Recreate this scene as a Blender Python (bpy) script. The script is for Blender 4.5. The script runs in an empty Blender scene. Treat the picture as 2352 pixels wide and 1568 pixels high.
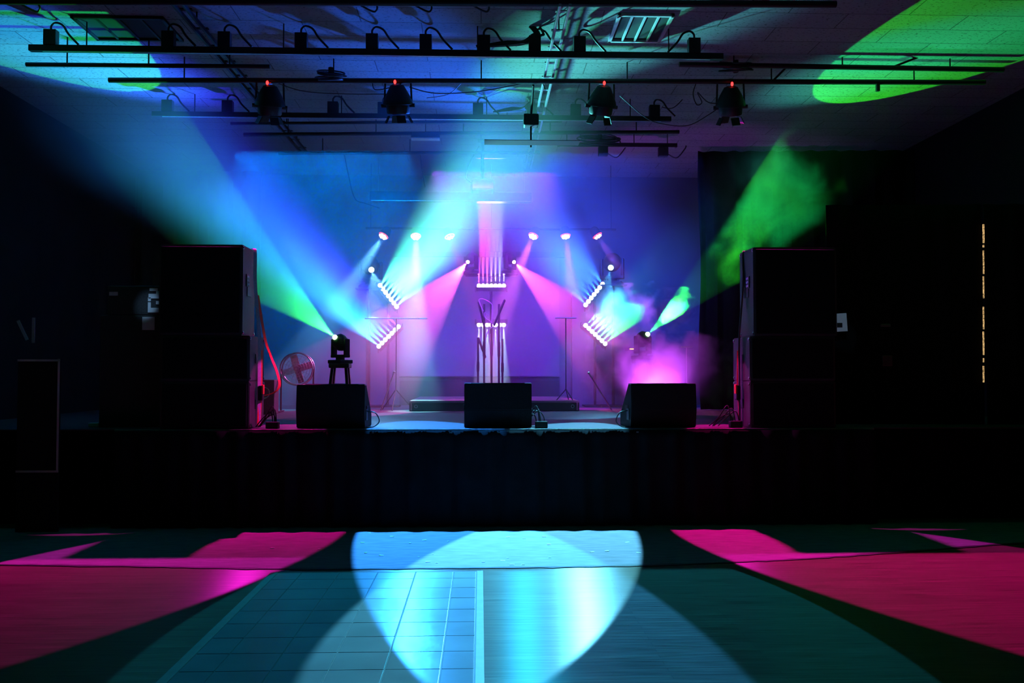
import bpy, bmesh, math, random
from mathutils import Vector, Matrix, Quaternion
random.seed(7)
C = bpy.context.scene.collection
S = bpy.context.scene
PI = math.pi

# ------------------------------------------------------------------ camera, world, exposure
F = 2050.0
YAW = math.atan(72 / F); PITCH = math.atan(69 / F)
CAM = Vector((0, 0, 1.6))
fwd = Vector((math.sin(YAW) * math.cos(PITCH), math.cos(YAW) * math.cos(PITCH), math.sin(PITCH)))
right = Vector((math.cos(YAW), -math.sin(YAW), 0))
up = right.cross(fwd)
cam = bpy.data.cameras.new('camera'); co = bpy.data.objects.new('camera', cam); C.objects.link(co)
cam.sensor_width = 36; cam.lens = 36 * F / 2352; cam.clip_end = 100
co.matrix_world = Matrix.Translation(CAM) @ Matrix((right, up, -fwd)).transposed().to_4x4()
S.camera = co

def ray(px, py):
    return fwd + right * ((px - 1176) / F) + up * ((784 - py) / F)
def PY(px, py, Y):
    d = ray(px, py); return CAM + d * (Y / d.y)
def PZ(px, py, Z):
    d = ray(px, py); return CAM + d * ((Z - CAM.z) / d.z)

w = bpy.data.worlds.new('world'); S.world = w; w.use_nodes = True
w.node_tree.nodes['Background'].inputs[0].default_value = (0.05, 0.22, 0.5, 1)
w.node_tree.nodes['Background'].inputs[1].default_value = 0.0012
S.view_settings.view_transform = 'Standard'; S.view_settings.look = 'None'
S.view_settings.exposure = 0.0; S.view_settings.gamma = 1.0
cy = S.cycles
cy.max_bounces = 4; cy.diffuse_bounces = 1; cy.glossy_bounces = 2; cy.volume_bounces = 0
cy.transmission_bounces = 2; cy.transparent_max_bounces = 8
cy.sample_clamp_indirect = 2.0; cy.sample_clamp_direct = 0.0
cy.use_denoising = True; cy.caustics_reflective = False; cy.caustics_refractive = False
cy.volume_step_rate = 1.0; cy.volume_max_steps = 64
cy.light_sampling_threshold = 0.002

# levels of the room
ZC = 5.10      # ceiling
ZD = 1.00      # deck top
YF = 9.32      # deck front edge
YB = 15.9      # back wall

def spot(name, loc, target, col, power, half, blend=0.15, radius=0.02, scale=(1, 1), upv=(0, 0, 1), spec=1.0, roll=0.0):
    l = bpy.data.lights.new(name, 'SPOT'); l.color = col; l.energy = power
    l.spot_size = 2 * math.radians(half); l.spot_blend = blend; l.shadow_soft_size = radius
    l.specular_factor = spec
    o = bpy.data.objects.new(name, l); C.objects.link(o)
    loc = Vector(loc); d = (Vector(target) - loc).normalized()
    u = Vector(upv); x = d.cross(u)
    if x.length < 1e-3: x = Vector((1, 0, 0))
    x.normalize(); y = x.cross(d)
    x, y = x * math.cos(roll) + y * math.sin(roll), y * math.cos(roll) - x * math.sin(roll)
    o.matrix_world = Matrix.Translation(loc) @ Matrix((x, y, -d)).transposed().to_4x4() @ Matrix.Diagonal((scale[0], scale[1], 1, 1))
    return o

# ------------------------------------------------------------------ light plan (positions also used by the fixtures below)
def lin(*c): return c
RIG = 15.0
# ceiling wash lights over the deck edge
G_BLUE  = Vector((-0.97, 10.25, 4.42)); G_TEAL = Vector((1.42, 10.25, 4.42))
G_PINKL = Vector((-2.45, 10.25, 4.42)); G_PINKR = Vector((2.95, 10.25, 4.42))
def radial(o, inner, outer, t0, t1):
    # colour wheel of the lamp: one colour in the middle of the beam, another towards its rim
    l = o.data; l.use_nodes = True; nt = l.node_tree; e = nt.nodes['Emission']
    tc = nt.nodes.new('ShaderNodeTexCoord'); sp = nt.nodes.new('ShaderNodeVectorMath'); sp.operation = 'NORMALIZE'
    sx = nt.nodes.new('ShaderNodeSeparateXYZ'); nt.links.new(tc.outputs['Normal'], sp.inputs[0]); nt.links.new(sp.outputs[0], sx.inputs[0])
    ab = nt.nodes.new('ShaderNodeMath'); ab.operation = 'ABSOLUTE'; nt.links.new(sx.outputs[2], ab.inputs[0])
    mr = nt.nodes.new('ShaderNodeMapRange'); mr.interpolation_type = 'SMOOTHSTEP'; mr.inputs['From Min'].default_value = t0; mr.inputs['From Max'].default_value = t1
    nt.links.new(ab.outputs[0], mr.inputs['Value'])
    mx = nt.nodes.new('ShaderNodeMix'); mx.data_type = 'RGBA'; nt.links.new(mr.outputs[0], mx.inputs[0])
    mx.inputs[6].default_value = (*inner, 1); mx.inputs[7].default_value = (*outer, 1); nt.links.new(mx.outputs[2], e.inputs[0])
    l.color = (1, 1, 1)
    return o
def oval(ls): return (math.exp(ls / 2), math.exp(-ls / 2))
spot('wash_blue', G_BLUE, (-.201, 8.272, 0), (0.03, 0.32, 1.0), 6200, 20.2, 0.03, 0.03, oval(-1.235), roll=-.181)
spot('wash_teal', G_TEAL, (.568, 8.1, 0), (0.12, 0.60, .9), 5400, 17.6, 0.03, 0.03, oval(-1.156), roll=.137)
spot('wash_pink_left', (-2.45, 10.2, 4.5), (-2.713, 7.774, 0), (1.0, 0.0, 0.42), 2000, 19.73, 0.03, 0.03, oval(-.938), roll=-.31)
spot('wash_pink_left', (-3.2, 10.2, 4.5), (-2.776, 7.705, 0), (.8, 0.01, 0.6), 1100, 19.67, 0.03, 0.03, oval(-1.0), roll=-.625)
spot('wash_pink_right', (2.95, 10.2, 4.5), (3.704, 7.291, 0), (1.0, 0.0, 0.34), 2000, 22.5, 0.03, 0.03, oval(-.899), roll=.285)
spot('wash_pink_right', (3.5, 10.2, 4.5), (3.773, 7.23, 0), (.8, 0.01, 0.6), 1100, 22.81, 0.03, 0.03, oval(.954), roll=-1.09)
spot('side_fill_pink', (1.42, 10.15, 4.4), (-2.35, 9.62, 1.25), (1, .02, .6), 1300, 4.3, .03, .03)  # added spots that turn the inner sides of the stacks pink
spot('side_fill_pink', (-.97, 10.15, 4.4), (2.85, 9.62, 1.25), (1, .02, .6), 1300, 4.3, .03, .03)
KH = 8.0    # stage beams

# ------------------------------------------------------------------ materials
def mat(name, base, rough=0.6, metal=0.0, spec=0.5, noise=0.0, scale=8.0, stretch=(1, 1, 1), bump=0.0, base2=None, coat=0.0):
    m = bpy.data.materials.new(name); m.use_nodes = True
    nt = m.node_tree; b = nt.nodes['Principled BSDF']
    b.inputs['Base Color'].default_value = (*base, 1)
    b.inputs['Roughness'].default_value = rough; b.inputs['Metallic'].default_value = metal
    b.inputs['Specular IOR Level'].default_value = spec
    b.inputs['Coat Weight'].default_value = coat
    if noise or bump or base2:
        tc = nt.nodes.new('ShaderNodeTexCoord'); mp = nt.nodes.new('ShaderNodeMapping')
        mp.inputs['Scale'].default_value = stretch
        nz = nt.nodes.new('ShaderNodeTexNoise'); nz.inputs['Scale'].default_value = scale; nz.inputs['Detail'].default_value = 5
        nt.links.new(tc.outputs['Object'], mp.inputs[0]); nt.links.new(mp.outputs[0], nz.inputs['Vector'])
        if noise or base2:
            r = nt.nodes.new('ShaderNodeValToRGB')
            r.color_ramp.elements[0].position = 0.3; r.color_ramp.elements[1].position = 0.7
            b2 = base2 or tuple(min(1, c * (1 + noise)) for c in base)
            b1 = base if base2 else tuple(c * (1 - noise) for c in base)
            r.color_ramp.elements[0].color = (*b1, 1); r.color_ramp.elements[1].color = (*b2, 1)
            nt.links.new(nz.outputs[0], r.inputs[0]); nt.links.new(r.outputs[0], b.inputs['Base Color'])
        if bump:
            bp = nt.nodes.new('ShaderNodeBump'); bp.inputs['Strength'].default_value = bump; bp.inputs['Distance'].default_value = 0.01
            nt.links.new(nz.outputs[0], bp.inputs['Height']); nt.links.new(bp.outputs[0], b.inputs['Normal'])
    return m

def glow(name, col, strength):
    m = bpy.data.materials.new(name); m.use_nodes = True
    nt = m.node_tree; nt.nodes.clear()
    e = nt.nodes.new('ShaderNodeEmission'); o = nt.nodes.new('ShaderNodeOutputMaterial')
    e.inputs[0].default_value = (*col, 1); e.inputs[1].default_value = strength
    nt.links.new(e.outputs[0], o.inputs[0])
    m.cycles.emission_sampling = 'NONE'
    return m

M = {}
M['black'] = mat('black_metal', (0.010, 0.010, 0.011), 0.5, 0.0, spec=.3, noise=0.3, scale=20)
M['blackmatte'] = mat('black_matte', (0.006, 0.006, 0.007), 0.85, noise=0.3, scale=12)
M['cab'] = mat('speaker_paint', (0.04, 0.04, 0.042), 0.6, spec=.3, noise=0.25, scale=60, bump=0.15)
M['wedge'] = mat('wedge_paint', (0.013, 0.013, 0.014), 0.65, spec=.15, noise=0.25, scale=60, bump=0.15)
M['grille'] = mat('speaker_grille', (0.005, 0.005, 0.006), 0.7, spec=.1, noise=0.3, scale=90)
M['cloth'] = mat('black_curtain', (0.0045, 0.0045, 0.005), 0.95, noise=0.3, scale=6, stretch=(1, 1, .2), spec=0.1)
M['skirt'] = mat('stage_skirt', (0.008, 0.008, 0.010), 0.95, spec=0.05, noise=0.3, scale=5)
M['steel'] = mat('grey_steel', (0.35, 0.36, 0.38), 0.3, 0.9, noise=0.1, scale=30)
M['galv'] = mat('galvanised_rail', (0.42, 0.45, 0.47), 0.35, 0.7, noise=0.15, scale=30)
M['cable'] = mat('black_cable', (0.015, 0.015, 0.017), 0.5, noise=0.2, scale=40)
M['strap_o'] = mat('orange_strap', (0.75, 0.10, 0.03), 0.7, noise=0.15, scale=60)
M['strap_g'] = mat('grey_strap', (0.45, 0.45, 0.5), 0.7, noise=0.15, scale=60)
M['white'] = mat('white_paint', (0.7, 0.72, 0.75), 0.5, noise=0.05, scale=20)
M['paper'] = mat('paper', (0.75, 0.78, 0.8), 0.8, noise=0.05, scale=10)
M['chrome'] = mat('polished_steel', (0.7, 0.7, 0.72), 0.15, 1.0, noise=0.05, scale=30)
M['wall'] = mat('dark_grey_wall', (0.08, 0.088, 0.105), 0.8, noise=0.12, scale=1.5, bump=0.1)
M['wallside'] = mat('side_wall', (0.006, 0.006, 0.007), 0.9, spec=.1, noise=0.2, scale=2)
M['screen'] = mat('projection_screen', (0.16, 0.155, 0.19), 0.8, noise=0.03, scale=3)
M['deck'] = mat('deck_vinyl', (0.06, 0.055, 0.065), 0.5, spec=.25, noise=0.15, scale=4, stretch=(1, 3, 1), bump=0.05)
M['panelwood'] = mat('riser_plywood', (0.20, 0.15, 0.12), 0.45, noise=0.25, scale=8, stretch=(1, 12, 1))
M['vent'] = mat('vent_dark', (0.006, 0.006, 0.007), 0.8, noise=0.2, scale=9)
M['gold'] = mat('gold_glitter', (0.9, 0.62, 0.22), 0.35, 0.6, noise=0.5, scale=90)
M['plywood'] = mat('wood', (0.16, 0.10, 0.06), 0.5, noise=0.3, scale=6, stretch=(1, 8, 1))

def ceiling_mat():
    m = bpy.data.materials.new('acoustic_ceiling_tile'); m.use_nodes = True
    nt = m.node_tree; N = nt.nodes; L = nt.links; b = N['Principled BSDF']
    tc = N.new('ShaderNodeTexCoord'); br = N.new('ShaderNodeTexBrick')
    br.offset = 0.5; br.inputs['Scale'].default_value = 1.0
    br.inputs['Brick Width'].default_value = 1.2; br.inputs['Row Height'].default_value = 0.37
    br.inputs['Mortar Size'].default_value = 0.006; br.inputs['Mortar Smooth'].default_value = 0.2
    br.inputs['Color1'].default_value = (0.22, 0.23, 0.23, 1); br.inputs['Color2'].default_value = (0.185, 0.195, 0.20, 1)
    br.inputs['Mortar'].default_value = (0.05, 0.05, 0.05, 1)
    L.new(tc.outputs['Object'], br.inputs['Vector'])
    mp = N.new('ShaderNodeMapping'); mp.inputs['Scale'].default_value = (28, 60, 1)
    vo = N.new('ShaderNodeTexNoise'); vo.inputs['Scale'].default_value = 1.0; vo.inputs['Detail'].default_value = 2
    L.new(tc.outputs['Object'], mp.inputs[0]); L.new(mp.outputs[0], vo.inputs['Vector'])
    r = N.new('ShaderNodeValToRGB'); r.color_ramp.elements[0].position = 0.34; r.color_ramp.elements[0].color = (0.25, 0.25, 0.25, 1)
    r.color_ramp.elements[1].position = 0.40; r.color_ramp.elements[1].color = (1, 1, 1, 1)
    L.new(vo.outputs[0], r.inputs[0])
    mx = N.new('ShaderNodeMix'); mx.data_type = 'RGBA'; mx.blend_type = 'MULTIPLY'; mx.inputs[0].default_value = 1
    L.new(br.outputs['Color'], mx.inputs[6]); L.new(r.outputs[0], mx.inputs[7])
    L.new(mx.outputs[2], b.inputs['Base Color']); b.inputs['Roughness'].default_value = 0.85
    return m
M['ceil'] = ceiling_mat()

def wood_mat():
    m = bpy.data.materials.new('worn_wood_floor'); m.use_nodes = True
    nt = m.node_tree; N = nt.nodes; L = nt.links; b = N['Principled BSDF']
    tc = N.new('ShaderNodeTexCoord')
    br = N.new('ShaderNodeTexBrick'); br.offset = 0.37; br.inputs['Scale'].default_value = 1
    br.inputs['Brick Width'].default_value = 1.6; br.inputs['Row Height'].default_value = 0.057
    br.inputs['Mortar Size'].default_value = 0.0012; br.inputs['Mortar'].default_value = (0.05, 0.04, 0.035, 1)
    br.inputs['Color1'].default_value = (0.15, 0.105, 0.075, 1); br.inputs['Color2'].default_value = (0.19, 0.135, 0.092, 1)
    L.new(tc.outputs['Object'], br.inputs['Vector'])
    mp = N.new('ShaderNodeMapping'); mp.inputs['Scale'].default_value = (1.2, 22, 1)
    nz = N.new('ShaderNodeTexNoise'); nz.inputs['Scale'].default_value = 2.5; nz.inputs['Detail'].default_value = 7
    L.new(tc.outputs['Object'], mp.inputs[0]); L.new(mp.outputs[0], nz.inputs['Vector'])
    r = N.new('ShaderNodeValToRGB'); r.color_ramp.elements[0].position = 0.33; r.color_ramp.elements[0].color = (0.55, 0.52, 0.5, 1)
    r.color_ramp.elements[1].position = 0.62; r.color_ramp.elements[1].color = (1, 1, 1, 1)
    L.new(nz.outputs[0], r.inputs[0])
    mx = N.new('ShaderNodeMix'); mx.data_type = 'RGBA'; mx.blend_type = 'MULTIPLY'; mx.inputs[0].default_value = 1
    L.new(br.outputs['Color'], mx.inputs[6]); L.new(r.outputs[0], mx.inputs[7])
    L.new(mx.outputs[2], b.inputs['Base Color'])
    rr = N.new('ShaderNodeMapRange'); rr.inputs['To Min'].default_value = 0.42; rr.inputs['To Max'].default_value = 0.54
    L.new(nz.outputs[0], rr.inputs[0]); L.new(rr.outputs[0], b.inputs['Roughness'])
    bp = N.new('ShaderNodeBump'); bp.inputs['Strength'].default_value = 0.35; bp.inputs['Distance'].default_value = 0.004
    L.new(nz.outputs[0], bp.inputs['Height']); L.new(bp.outputs[0], b.inputs['Normal'])
    b.inputs['Coat Weight'].default_value = 0.0
    return m
M['wood'] = wood_mat()
M['wood'].node_tree.nodes['Principled BSDF'].inputs['Specular IOR Level'].default_value = 1.0
M['tile'] = mat('ceramic_tile', (0.15, 0.165, 0.17), 0.46, spec=1.0, noise=0.12, scale=3, bump=0.25)
def satin(m, r, an=1.0, spec=.5):
    # brushed finish: scuffs run across the room, so highlights stretch towards the viewer
    nt = m.node_tree; b = nt.nodes['Principled BSDF']; c = nt.nodes.new('ShaderNodeCombineXYZ'); c.inputs[1].default_value = 1
    for l in list(b.inputs['Roughness'].links): nt.links.remove(l)
    b.inputs['Roughness'].default_value = r; b.inputs['Anisotropic'].default_value = an
    b.inputs['Specular IOR Level'].default_value = spec
    nt.links.new(c.outputs[0], b.inputs['Tangent'])
satin(M['wood'], .36); satin(M['tile'], .36)
M['grout'] = mat('grout', (0.05, 0.05, 0.05), 0.7, noise=0.2, scale=20)
M['strip'] = mat('threshold_strip', (0.16, 0.16, 0.14), 0.6, spec=.3, noise=0.1, scale=10)
M['vinyl'] = mat('painted_floor', (0.22, 0.19, 0.22), 0.8, spec=.15, noise=0.18, scale=5, stretch=(1, 4, 1), bump=0.15)
M['edge'] = mat('edge_tape', (0.015, 0.015, 0.015), 0.6, noise=0.2, scale=20)

# ------------------------------------------------------------------ mesh helpers
class MB:
    def __init__(s): s.bm = bmesh.new()
    def box(s, c, d, rot=None, bev=0.0):
        r = bmesh.ops.create_cube(s.bm, size=1); vs = r['verts']
        bmesh.ops.scale(s.bm, vec=d, verts=vs)
        if bev:
            es = list({e for v in vs for e in v.link_edges})
            rr = bmesh.ops.bevel(s.bm, geom=es, offset=bev, segments=2, affect='EDGES', profile=0.6)
            vs = list({v for f in rr['faces'] for v in f.verts} | {v for v in vs if v.is_valid})
        if rot: bmesh.ops.rotate(s.bm, cent=(0, 0, 0), matrix=rot, verts=vs)
        bmesh.ops.translate(s.bm, vec=c, verts=vs); return s
    def cyl(s, a, b, r, r2=None, n=16, cap=True):
        a = Vector(a); b = Vector(b); d = b - a
        if d.length < 1e-6: return s
        q = d.to_track_quat('Z', 'Y').to_matrix()
        rr = bmesh.ops.create_cone(s.bm, cap_ends=cap, segments=n, radius1=r, radius2=r if r2 is None else r2, depth=d.length)
        bmesh.ops.rotate(s.bm, cent=(0, 0, 0), matrix=q, verts=rr['verts'])
        bmesh.ops.translate(s.bm, vec=(a + b) / 2, verts=rr['verts']); return s
    def lathe(s, a, axis, prof, n=24):
        a = Vector(a); q = Vector(axis).to_track_quat('Z', 'Y').to_matrix()
        rings = []
        for (z, r) in prof:
            rings.append([s.bm.verts.new(a + q @ Vector((r * math.cos(2 * PI * k / n), r * math.sin(2 * PI * k / n), z))) for k in range(n)])
        for i in range(len(rings) - 1):
            for k in range(n):
                s.bm.faces.new((rings[i][k], rings[i][(k + 1) % n], rings[i + 1][(k + 1) % n], rings[i + 1][k]))
        for rg, flip in ((rings[0], True), (rings[-1], False)):
            try: s.bm.faces.new(list(reversed(rg)) if flip else rg)
            except Exception: pass
        return s
    def tube(s, pts, r, n=8, smooth=6, closed=False):
        pts = [Vector(p) for p in pts]
        P = spline(pts, smooth) if smooth > 1 and len(pts) > 2 else pts
        rings = []
        prev = None
        for i, p in enumerate(P):
            t = (P[min(i + 1, len(P) - 1)] - P[max(i - 1, 0)])
            if t.length < 1e-9: t = Vector((0, 0, 1))
            t.normalize()
            if prev is None:
                ref = Vector((0, 0, 1)) if abs(t.z) < 0.9 else Vector((1, 0, 0))
                nrm = t.cross(ref).normalized()
            else:
                nrm = (prev - t * prev.dot(t))
                nrm = nrm.normalized() if nrm.length > 1e-6 else t.orthogonal().normalized()
            prev = nrm; bn = t.cross(nrm)
            rings.append([s.bm.verts.new(p + (nrm * math.cos(2 * PI * k / n) + bn * math.sin(2 * PI * k / n)) * r) for k in range(n)])
        for i in range(len(rings) - 1):
            for k in range(n):
                s.bm.faces.new((rings[i][k], rings[i][(k + 1) % n], rings[i + 1][(k + 1) % n], rings[i + 1][k]))
        s.bm.faces.new(list(reversed(rings[0]))); s.bm.faces.new(rings[-1])
        return s
    def ribbon(s, pts, wvec, th=0.003, smooth=6):
        P = spline([Vector(p) for p in pts], smooth); wv = Vector(wvec) / 2
        vs = []
        for i, p in enumerate(P):
            t = (P[min(i + 1, len(P) - 1)] - P[max(i - 1, 0)]).normalized()
            nn = t.cross(wv).normalized() * th / 2
            vs.append([s.bm.verts.new(p + wv + nn), s.bm.verts.new(p - wv + nn), s.bm.verts.new(p - wv - nn), s.bm.verts.new(p + wv - nn)])
        for i in range(len(vs) - 1):
            for k in range(4):
                s.bm.faces.new((vs[i][k], vs[i][(k + 1) % 4], vs[i + 1][(k + 1) % 4], vs[i + 1][k]))
        s.bm.faces.new(list(reversed(vs[0]))); s.bm.faces.new(vs[-1]); return s
    def sphere(s, c, r, seg=16, sc=(1, 1, 1)):
        rr = bmesh.ops.create_uvsphere(s.bm, u_segments=seg, v_segments=seg // 2, radius=r)
        bmesh.ops.scale(s.bm, vec=sc, verts=rr['verts'])
        bmesh.ops.translate(s.bm, vec=c, verts=rr['verts']); return s
    def prism(s, poly, axis, a, b):
        # poly: list of 2d points; axis 'X': (y,z); 'Y': (x,z); 'Z': (x,y)
        f = {'X': lambda p, t: (t, p[0], p[1]), 'Y': lambda p, t: (p[0], t, p[1]), 'Z': lambda p, t: (p[0], p[1], t)}[axis]
        A = [s.bm.verts.new(f(p, a)) for p in poly]; B = [s.bm.verts.new(f(p, b)) for p in poly]
        s.bm.faces.new(A); s.bm.faces.new(list(reversed(B)))
        n = len(poly)
        for k in range(n): s.bm.faces.new((A[k], B[k], B[(k + 1) % n], A[(k + 1) % n]))
        return s
    def torus(s, c, R_, r, axis=(0, 0, 1), n=32, m=8, sc=(1, 1)):
        q = Vector(axis).to_track_quat('Z', 'Y').to_matrix(); c = Vector(c); g = []
        for i in range(n):
            a = 2 * PI * i / n
            g.append([s.bm.verts.new(c + q @ Vector(((R_ + r * math.cos(2 * PI * k / m)) * math.cos(a) * sc[0], (R_ + r * math.cos(2 * PI * k / m)) * math.sin(a) * sc[1], r * math.sin(2 * PI * k / m)))) for k in range(m)])
        for i in range(n):
            for k in range(m):
                s.bm.faces.new((g[i][k], g[(i + 1) % n][k], g[(i + 1) % n][(k + 1) % m], g[i][(k + 1) % m]))
        return s
    def build(s, name, m, parent=None, smooth=False, label=None):
        bmesh.ops.recalc_face_normals(s.bm, faces=s.bm.faces)
        me = bpy.data.meshes.new(name); s.bm.to_mesh(me); s.bm.free()
        if smooth:
            for p in me.polygons: p.use_smooth = True
        me.materials.append(m)
        o = bpy.data.objects.new(name, me); C.objects.link(o)
        if parent is not None: o.parent = parent
        if smooth:
            try: me.set_sharp_from_angle(angle=math.radians(40))
            except Exception: pass
        if label: o['label'] = label
        return o

def spline(pts, k):
    out = []
    n = len(pts)
    for i in range(n - 1):
        p0 = pts[max(i - 1, 0)]; p1 = pts[i]; p2 = pts[i + 1]; p3 = pts[min(i + 2, n - 1)]
        for j in range(k):
            t = j / k
            out.append(0.5 * ((2 * p1) + (p2 - p0) * t + (2 * p0 - 5 * p1 + 4 * p2 - p3) * t * t + (3 * p1 - p0 - 3 * p2 + p3) * t ** 3))
    out.append(pts[-1]); return out

def tag(o, label, cat, group=None):
    o['label'] = label; o['category'] = cat
    if group: o['group'] = group
    return o
def thing(name, label, cat, loc=(0, 0, 0), group=None, mw=None):
    o = bpy.data.objects.new(name, None); C.objects.link(o); o.empty_display_size = 0.1
    if mw is not None: o.matrix_world = mw
    else: o.location = loc
    return tag(o, label, cat, group)
def struct(o): o['kind'] = 'structure'; return o
def dup(root, label, mw=None, loc=None, group=None):
    r = root.copy(); C.objects.link(r)
    if mw is not None: r.matrix_world = mw
    if loc is not None: r.location = loc
    r['label'] = label
    if group: r['group'] = group
    def rec(src, dst):
        for ch in list(src.children):
            if ch.type == 'LIGHT': continue
            c = ch.copy(); C.objects.link(c); c.parent = dst; rec(ch, c)
    rec(root, r); return r

# ------------------------------------------------------------------ room shell
XL, XR = -5.9, 6.7
struct(MB().box(((XL + XR) / 2, 6.5, -0.05), (XR - XL + 0.4, 20, 0.1)).build('floor', M['wood']))
struct(MB().box(((XL + XR) / 2, 9.0, ZC + 0.05), (XR - XL + 0.4, 15, 0.1)).build('ceiling', M['ceil']))
struct(MB().box(((XL + XR) / 2, YB + 0.1, ZC / 2), (XR - XL + 0.4, 0.2, ZC)).build('wall_back', M['wall']))
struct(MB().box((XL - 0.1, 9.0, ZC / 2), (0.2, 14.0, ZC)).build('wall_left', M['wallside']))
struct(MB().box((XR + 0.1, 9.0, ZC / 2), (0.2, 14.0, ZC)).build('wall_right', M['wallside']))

# painted floor in front of the stage, its front edge as in the photo
edge = [PZ(x, y, 0.004) for x, y in ((-60, 1296), (300, 1300), (650, 1306), (1060, 1304), (1470, 1298), (1800, 1285), (2060, 1268), (2290, 1250), (2420, 1243))]
poly = [(p.x, p.y) for p in edge]
poly = [(XL, poly[0][1])] + poly[0:] + [(XR, poly[-1][1] + .05), (XR, YF), (XL, YF)]
poly = [p for p in poly if XL <= p[0] <= XR]
struct(MB().prism(poly, 'Z', 0.0, 0.006).build('floor_stage_front', M['vinyl']))
eb = MB()
P = spline([Vector((p.x, p.y, 0.006)) for p in edge], 14)
prev = None
vs = []
for p in P:
    wdt = 0.018 + random.random() * 0.02; off = (random.random() - .5) * 0.015
    vs.append((eb.bm.verts.new((p.x, p.y + off + wdt * .5, 0.0075)), eb.bm.verts.new((p.x, p.y + off - wdt, 0.0065)), eb.bm.verts.new((p.x, p.y + off - wdt, 0.0)), eb.bm.verts.new((p.x, p.y + off + wdt * .5, 0.0))))
for a, b in zip(vs[:-1], vs[1:]):
    for k in range(4): eb.bm.faces.new((a[k], a[(k + 1) % 4], b[(k + 1) % 4], b[k]))
struct(eb.build('trim_1', M['edge']))

# tiled inlay in the wood floor
tx = [-1.603, -1.414, -1.116, -0.811, -0.512, -0.212, -0.032]
ty = [2.75 + 0.3 * k for k in range(15)] + [7.17]
struct(MB().box(((tx[0] + tx[-1]) / 2, 4.9, 0.002), (tx[-1] - tx[0] + .01, 4.62, 0.004)).build('floor_grout', M['grout']))
tb = MB()
for i in range(len(tx) - 1):
    for j in range(len(ty) - 1):
        x0, x1, y0, y1 = tx[i] + .004, tx[i + 1] - .004, ty[j] + .003, ty[j + 1] - .003
        rot = Matrix.Rotation(random.uniform(-.0025, .0025), 3, 'X') @ Matrix.Rotation(random.uniform(-.0025, .0025), 3, 'Y')
        tb.box(((x0 + x1) / 2, (y0 + y1) / 2, 0.0045), (x1 - x0, y1 - y0, 0.008), rot, 0.002)
struct(tb.build('floor_tiles', M['tile']))
struct(MB().box((-1.634, 4.9, 0.004), (0.056, 4.6, 0.011), None, .003).build('trim_2', M['strip']))
struct(MB().box((-0.003, 4.9, 0.004), (0.05, 4.6, 0.011), None, .003).build('trim_3', M['strip']))

# stage deck
DX0, DX1 = -3.75, 4.15
sb = MB(); sb.box(((DX0 + DX1) / 2, (YF + YB) / 2, ZD / 2 - .001), (DX1 - DX0, YB - YF, ZD - .002))
deck = struct(sb.build('floor_stage', M['skirt']))
struct(MB().box(((XL + XR) / 2, (YF + .02 + YB) / 2, ZD - .0), (XR - XL, YB - YF - .02, 0.012)).build('floor_stage_deck', M['deck']))
struct(MB().box(((XL + DX0) / 2, (YF + .3 + YB) / 2, ZD / 2 - .01), (DX0 - XL, YB - YF - .3, ZD - .02)).build('wall_stage_left', M['skirt']))
struct(MB().box(((XR + DX1) / 2, (YF + .3 + YB) / 2, ZD / 2 - .01), (XR - DX1, YB - YF - .3, ZD - .02)).build('wall_stage_right', M['skirt']))
# skirt cloth with folds
def curtain(name, x0, y0, x1, y1, z0, z1, m, amp=0.04, wl=0.22, wob=0.0, seed=1):
    rnd = random.Random(seed); d = Vector((x1 - x0, y1 - y0, 0)); L = d.length; d.normalize(); nrm = Vector((-d.y, d.x, 0))
    n = max(8, int(L / wl * 8)); nz = 12; b = MB(); g = []
    ph = [rnd.uniform(0, 6) for _ in range(4)]
    for i in range(n + 1):
        t = i / n * L; row = []
        for j in range(nz + 1):
            zz = z0 + (z1 - z0) * j / nz
            a = amp * (math.sin(t / wl * 2 * PI + ph[0] + .8 * math.sin(t * 1.7 + ph[1])) + .4 * math.sin(t / wl * 3.1 * PI + ph[2] + zz))
            s_ = wob * math.sin(zz * 2.3 + ph[3]) * (1 if i == 0 else .3)
            row.append(b.bm.verts.new(Vector((x0, y0, 0)) + d * (t + s_) + nrm * a * (1.0 - .3 * j / nz) + Vector((0, 0, zz))))
        g.append(row)
    for i in range(n):
        for j in range(nz): b.bm.faces.new((g[i][j], g[i + 1][j], g[i + 1][j + 1], g[i][j + 1]))
    o = b.build(name, m, smooth=True)
    md = o.modifiers.new('thick', 'SOLIDIFY'); md.thickness = 0.006
    return o
tag(curtain('stage_skirt', DX0, YF - .06, DX1, YF - .06, 0.012, ZD - .01, M['skirt'], .025, .25, seed=5), 'black pleated cloth skirt hanging down the front of the stage', 'skirt')
# metal lip of the deck
struct(MB().box(((DX0 + DX1) / 2, YF - .005, ZD - .006), (DX1 - DX0, 0.03, 0.02), None, .004).box(((-1.25 + 1.7) / 2, YF - .03, ZD - .03), (2.95, 0.03, 0.012)).build('trim_4', M['galv']))

# masking curtains
R_EDGE = PY(1606, 700, 13.6).x
tag(curtain('stage_curtain', R_EDGE, 13.6, XR - .05, 13.4, ZD + .02, 5.0, M['cloth'], .05, .3, .02, 2), 'tall black curtain on the right side of the stage, its edge catching light', 'curtain')
tag(curtain('stage_curtain', XL + .05, 15.2, PY(598, 700, 15.2).x, 15.2, ZD + .02, 5.0, M['cloth'], .05, .3, .0, 3), 'tall black curtain behind the left speaker stack', 'curtain')
GX = PY(2258, 700, 9.9).x
c1 = tag(curtain('masking_curtain', PY(1900, 700, 10.0).x, 10.0, GX - .012, 9.9, 0.02, 3.5, M['cloth'], .03, .3, .0, 4), 'wide black curtain right of the right speaker stack', 'curtain')
c2 = tag(curtain('masking_curtain', GX + .012, 9.9, XR - .1, 9.8, 0.02, 3.5, M['cloth'], .03, .3, .0, 6), 'black curtain at the far right edge beyond the bright gap', 'curtain')
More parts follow.
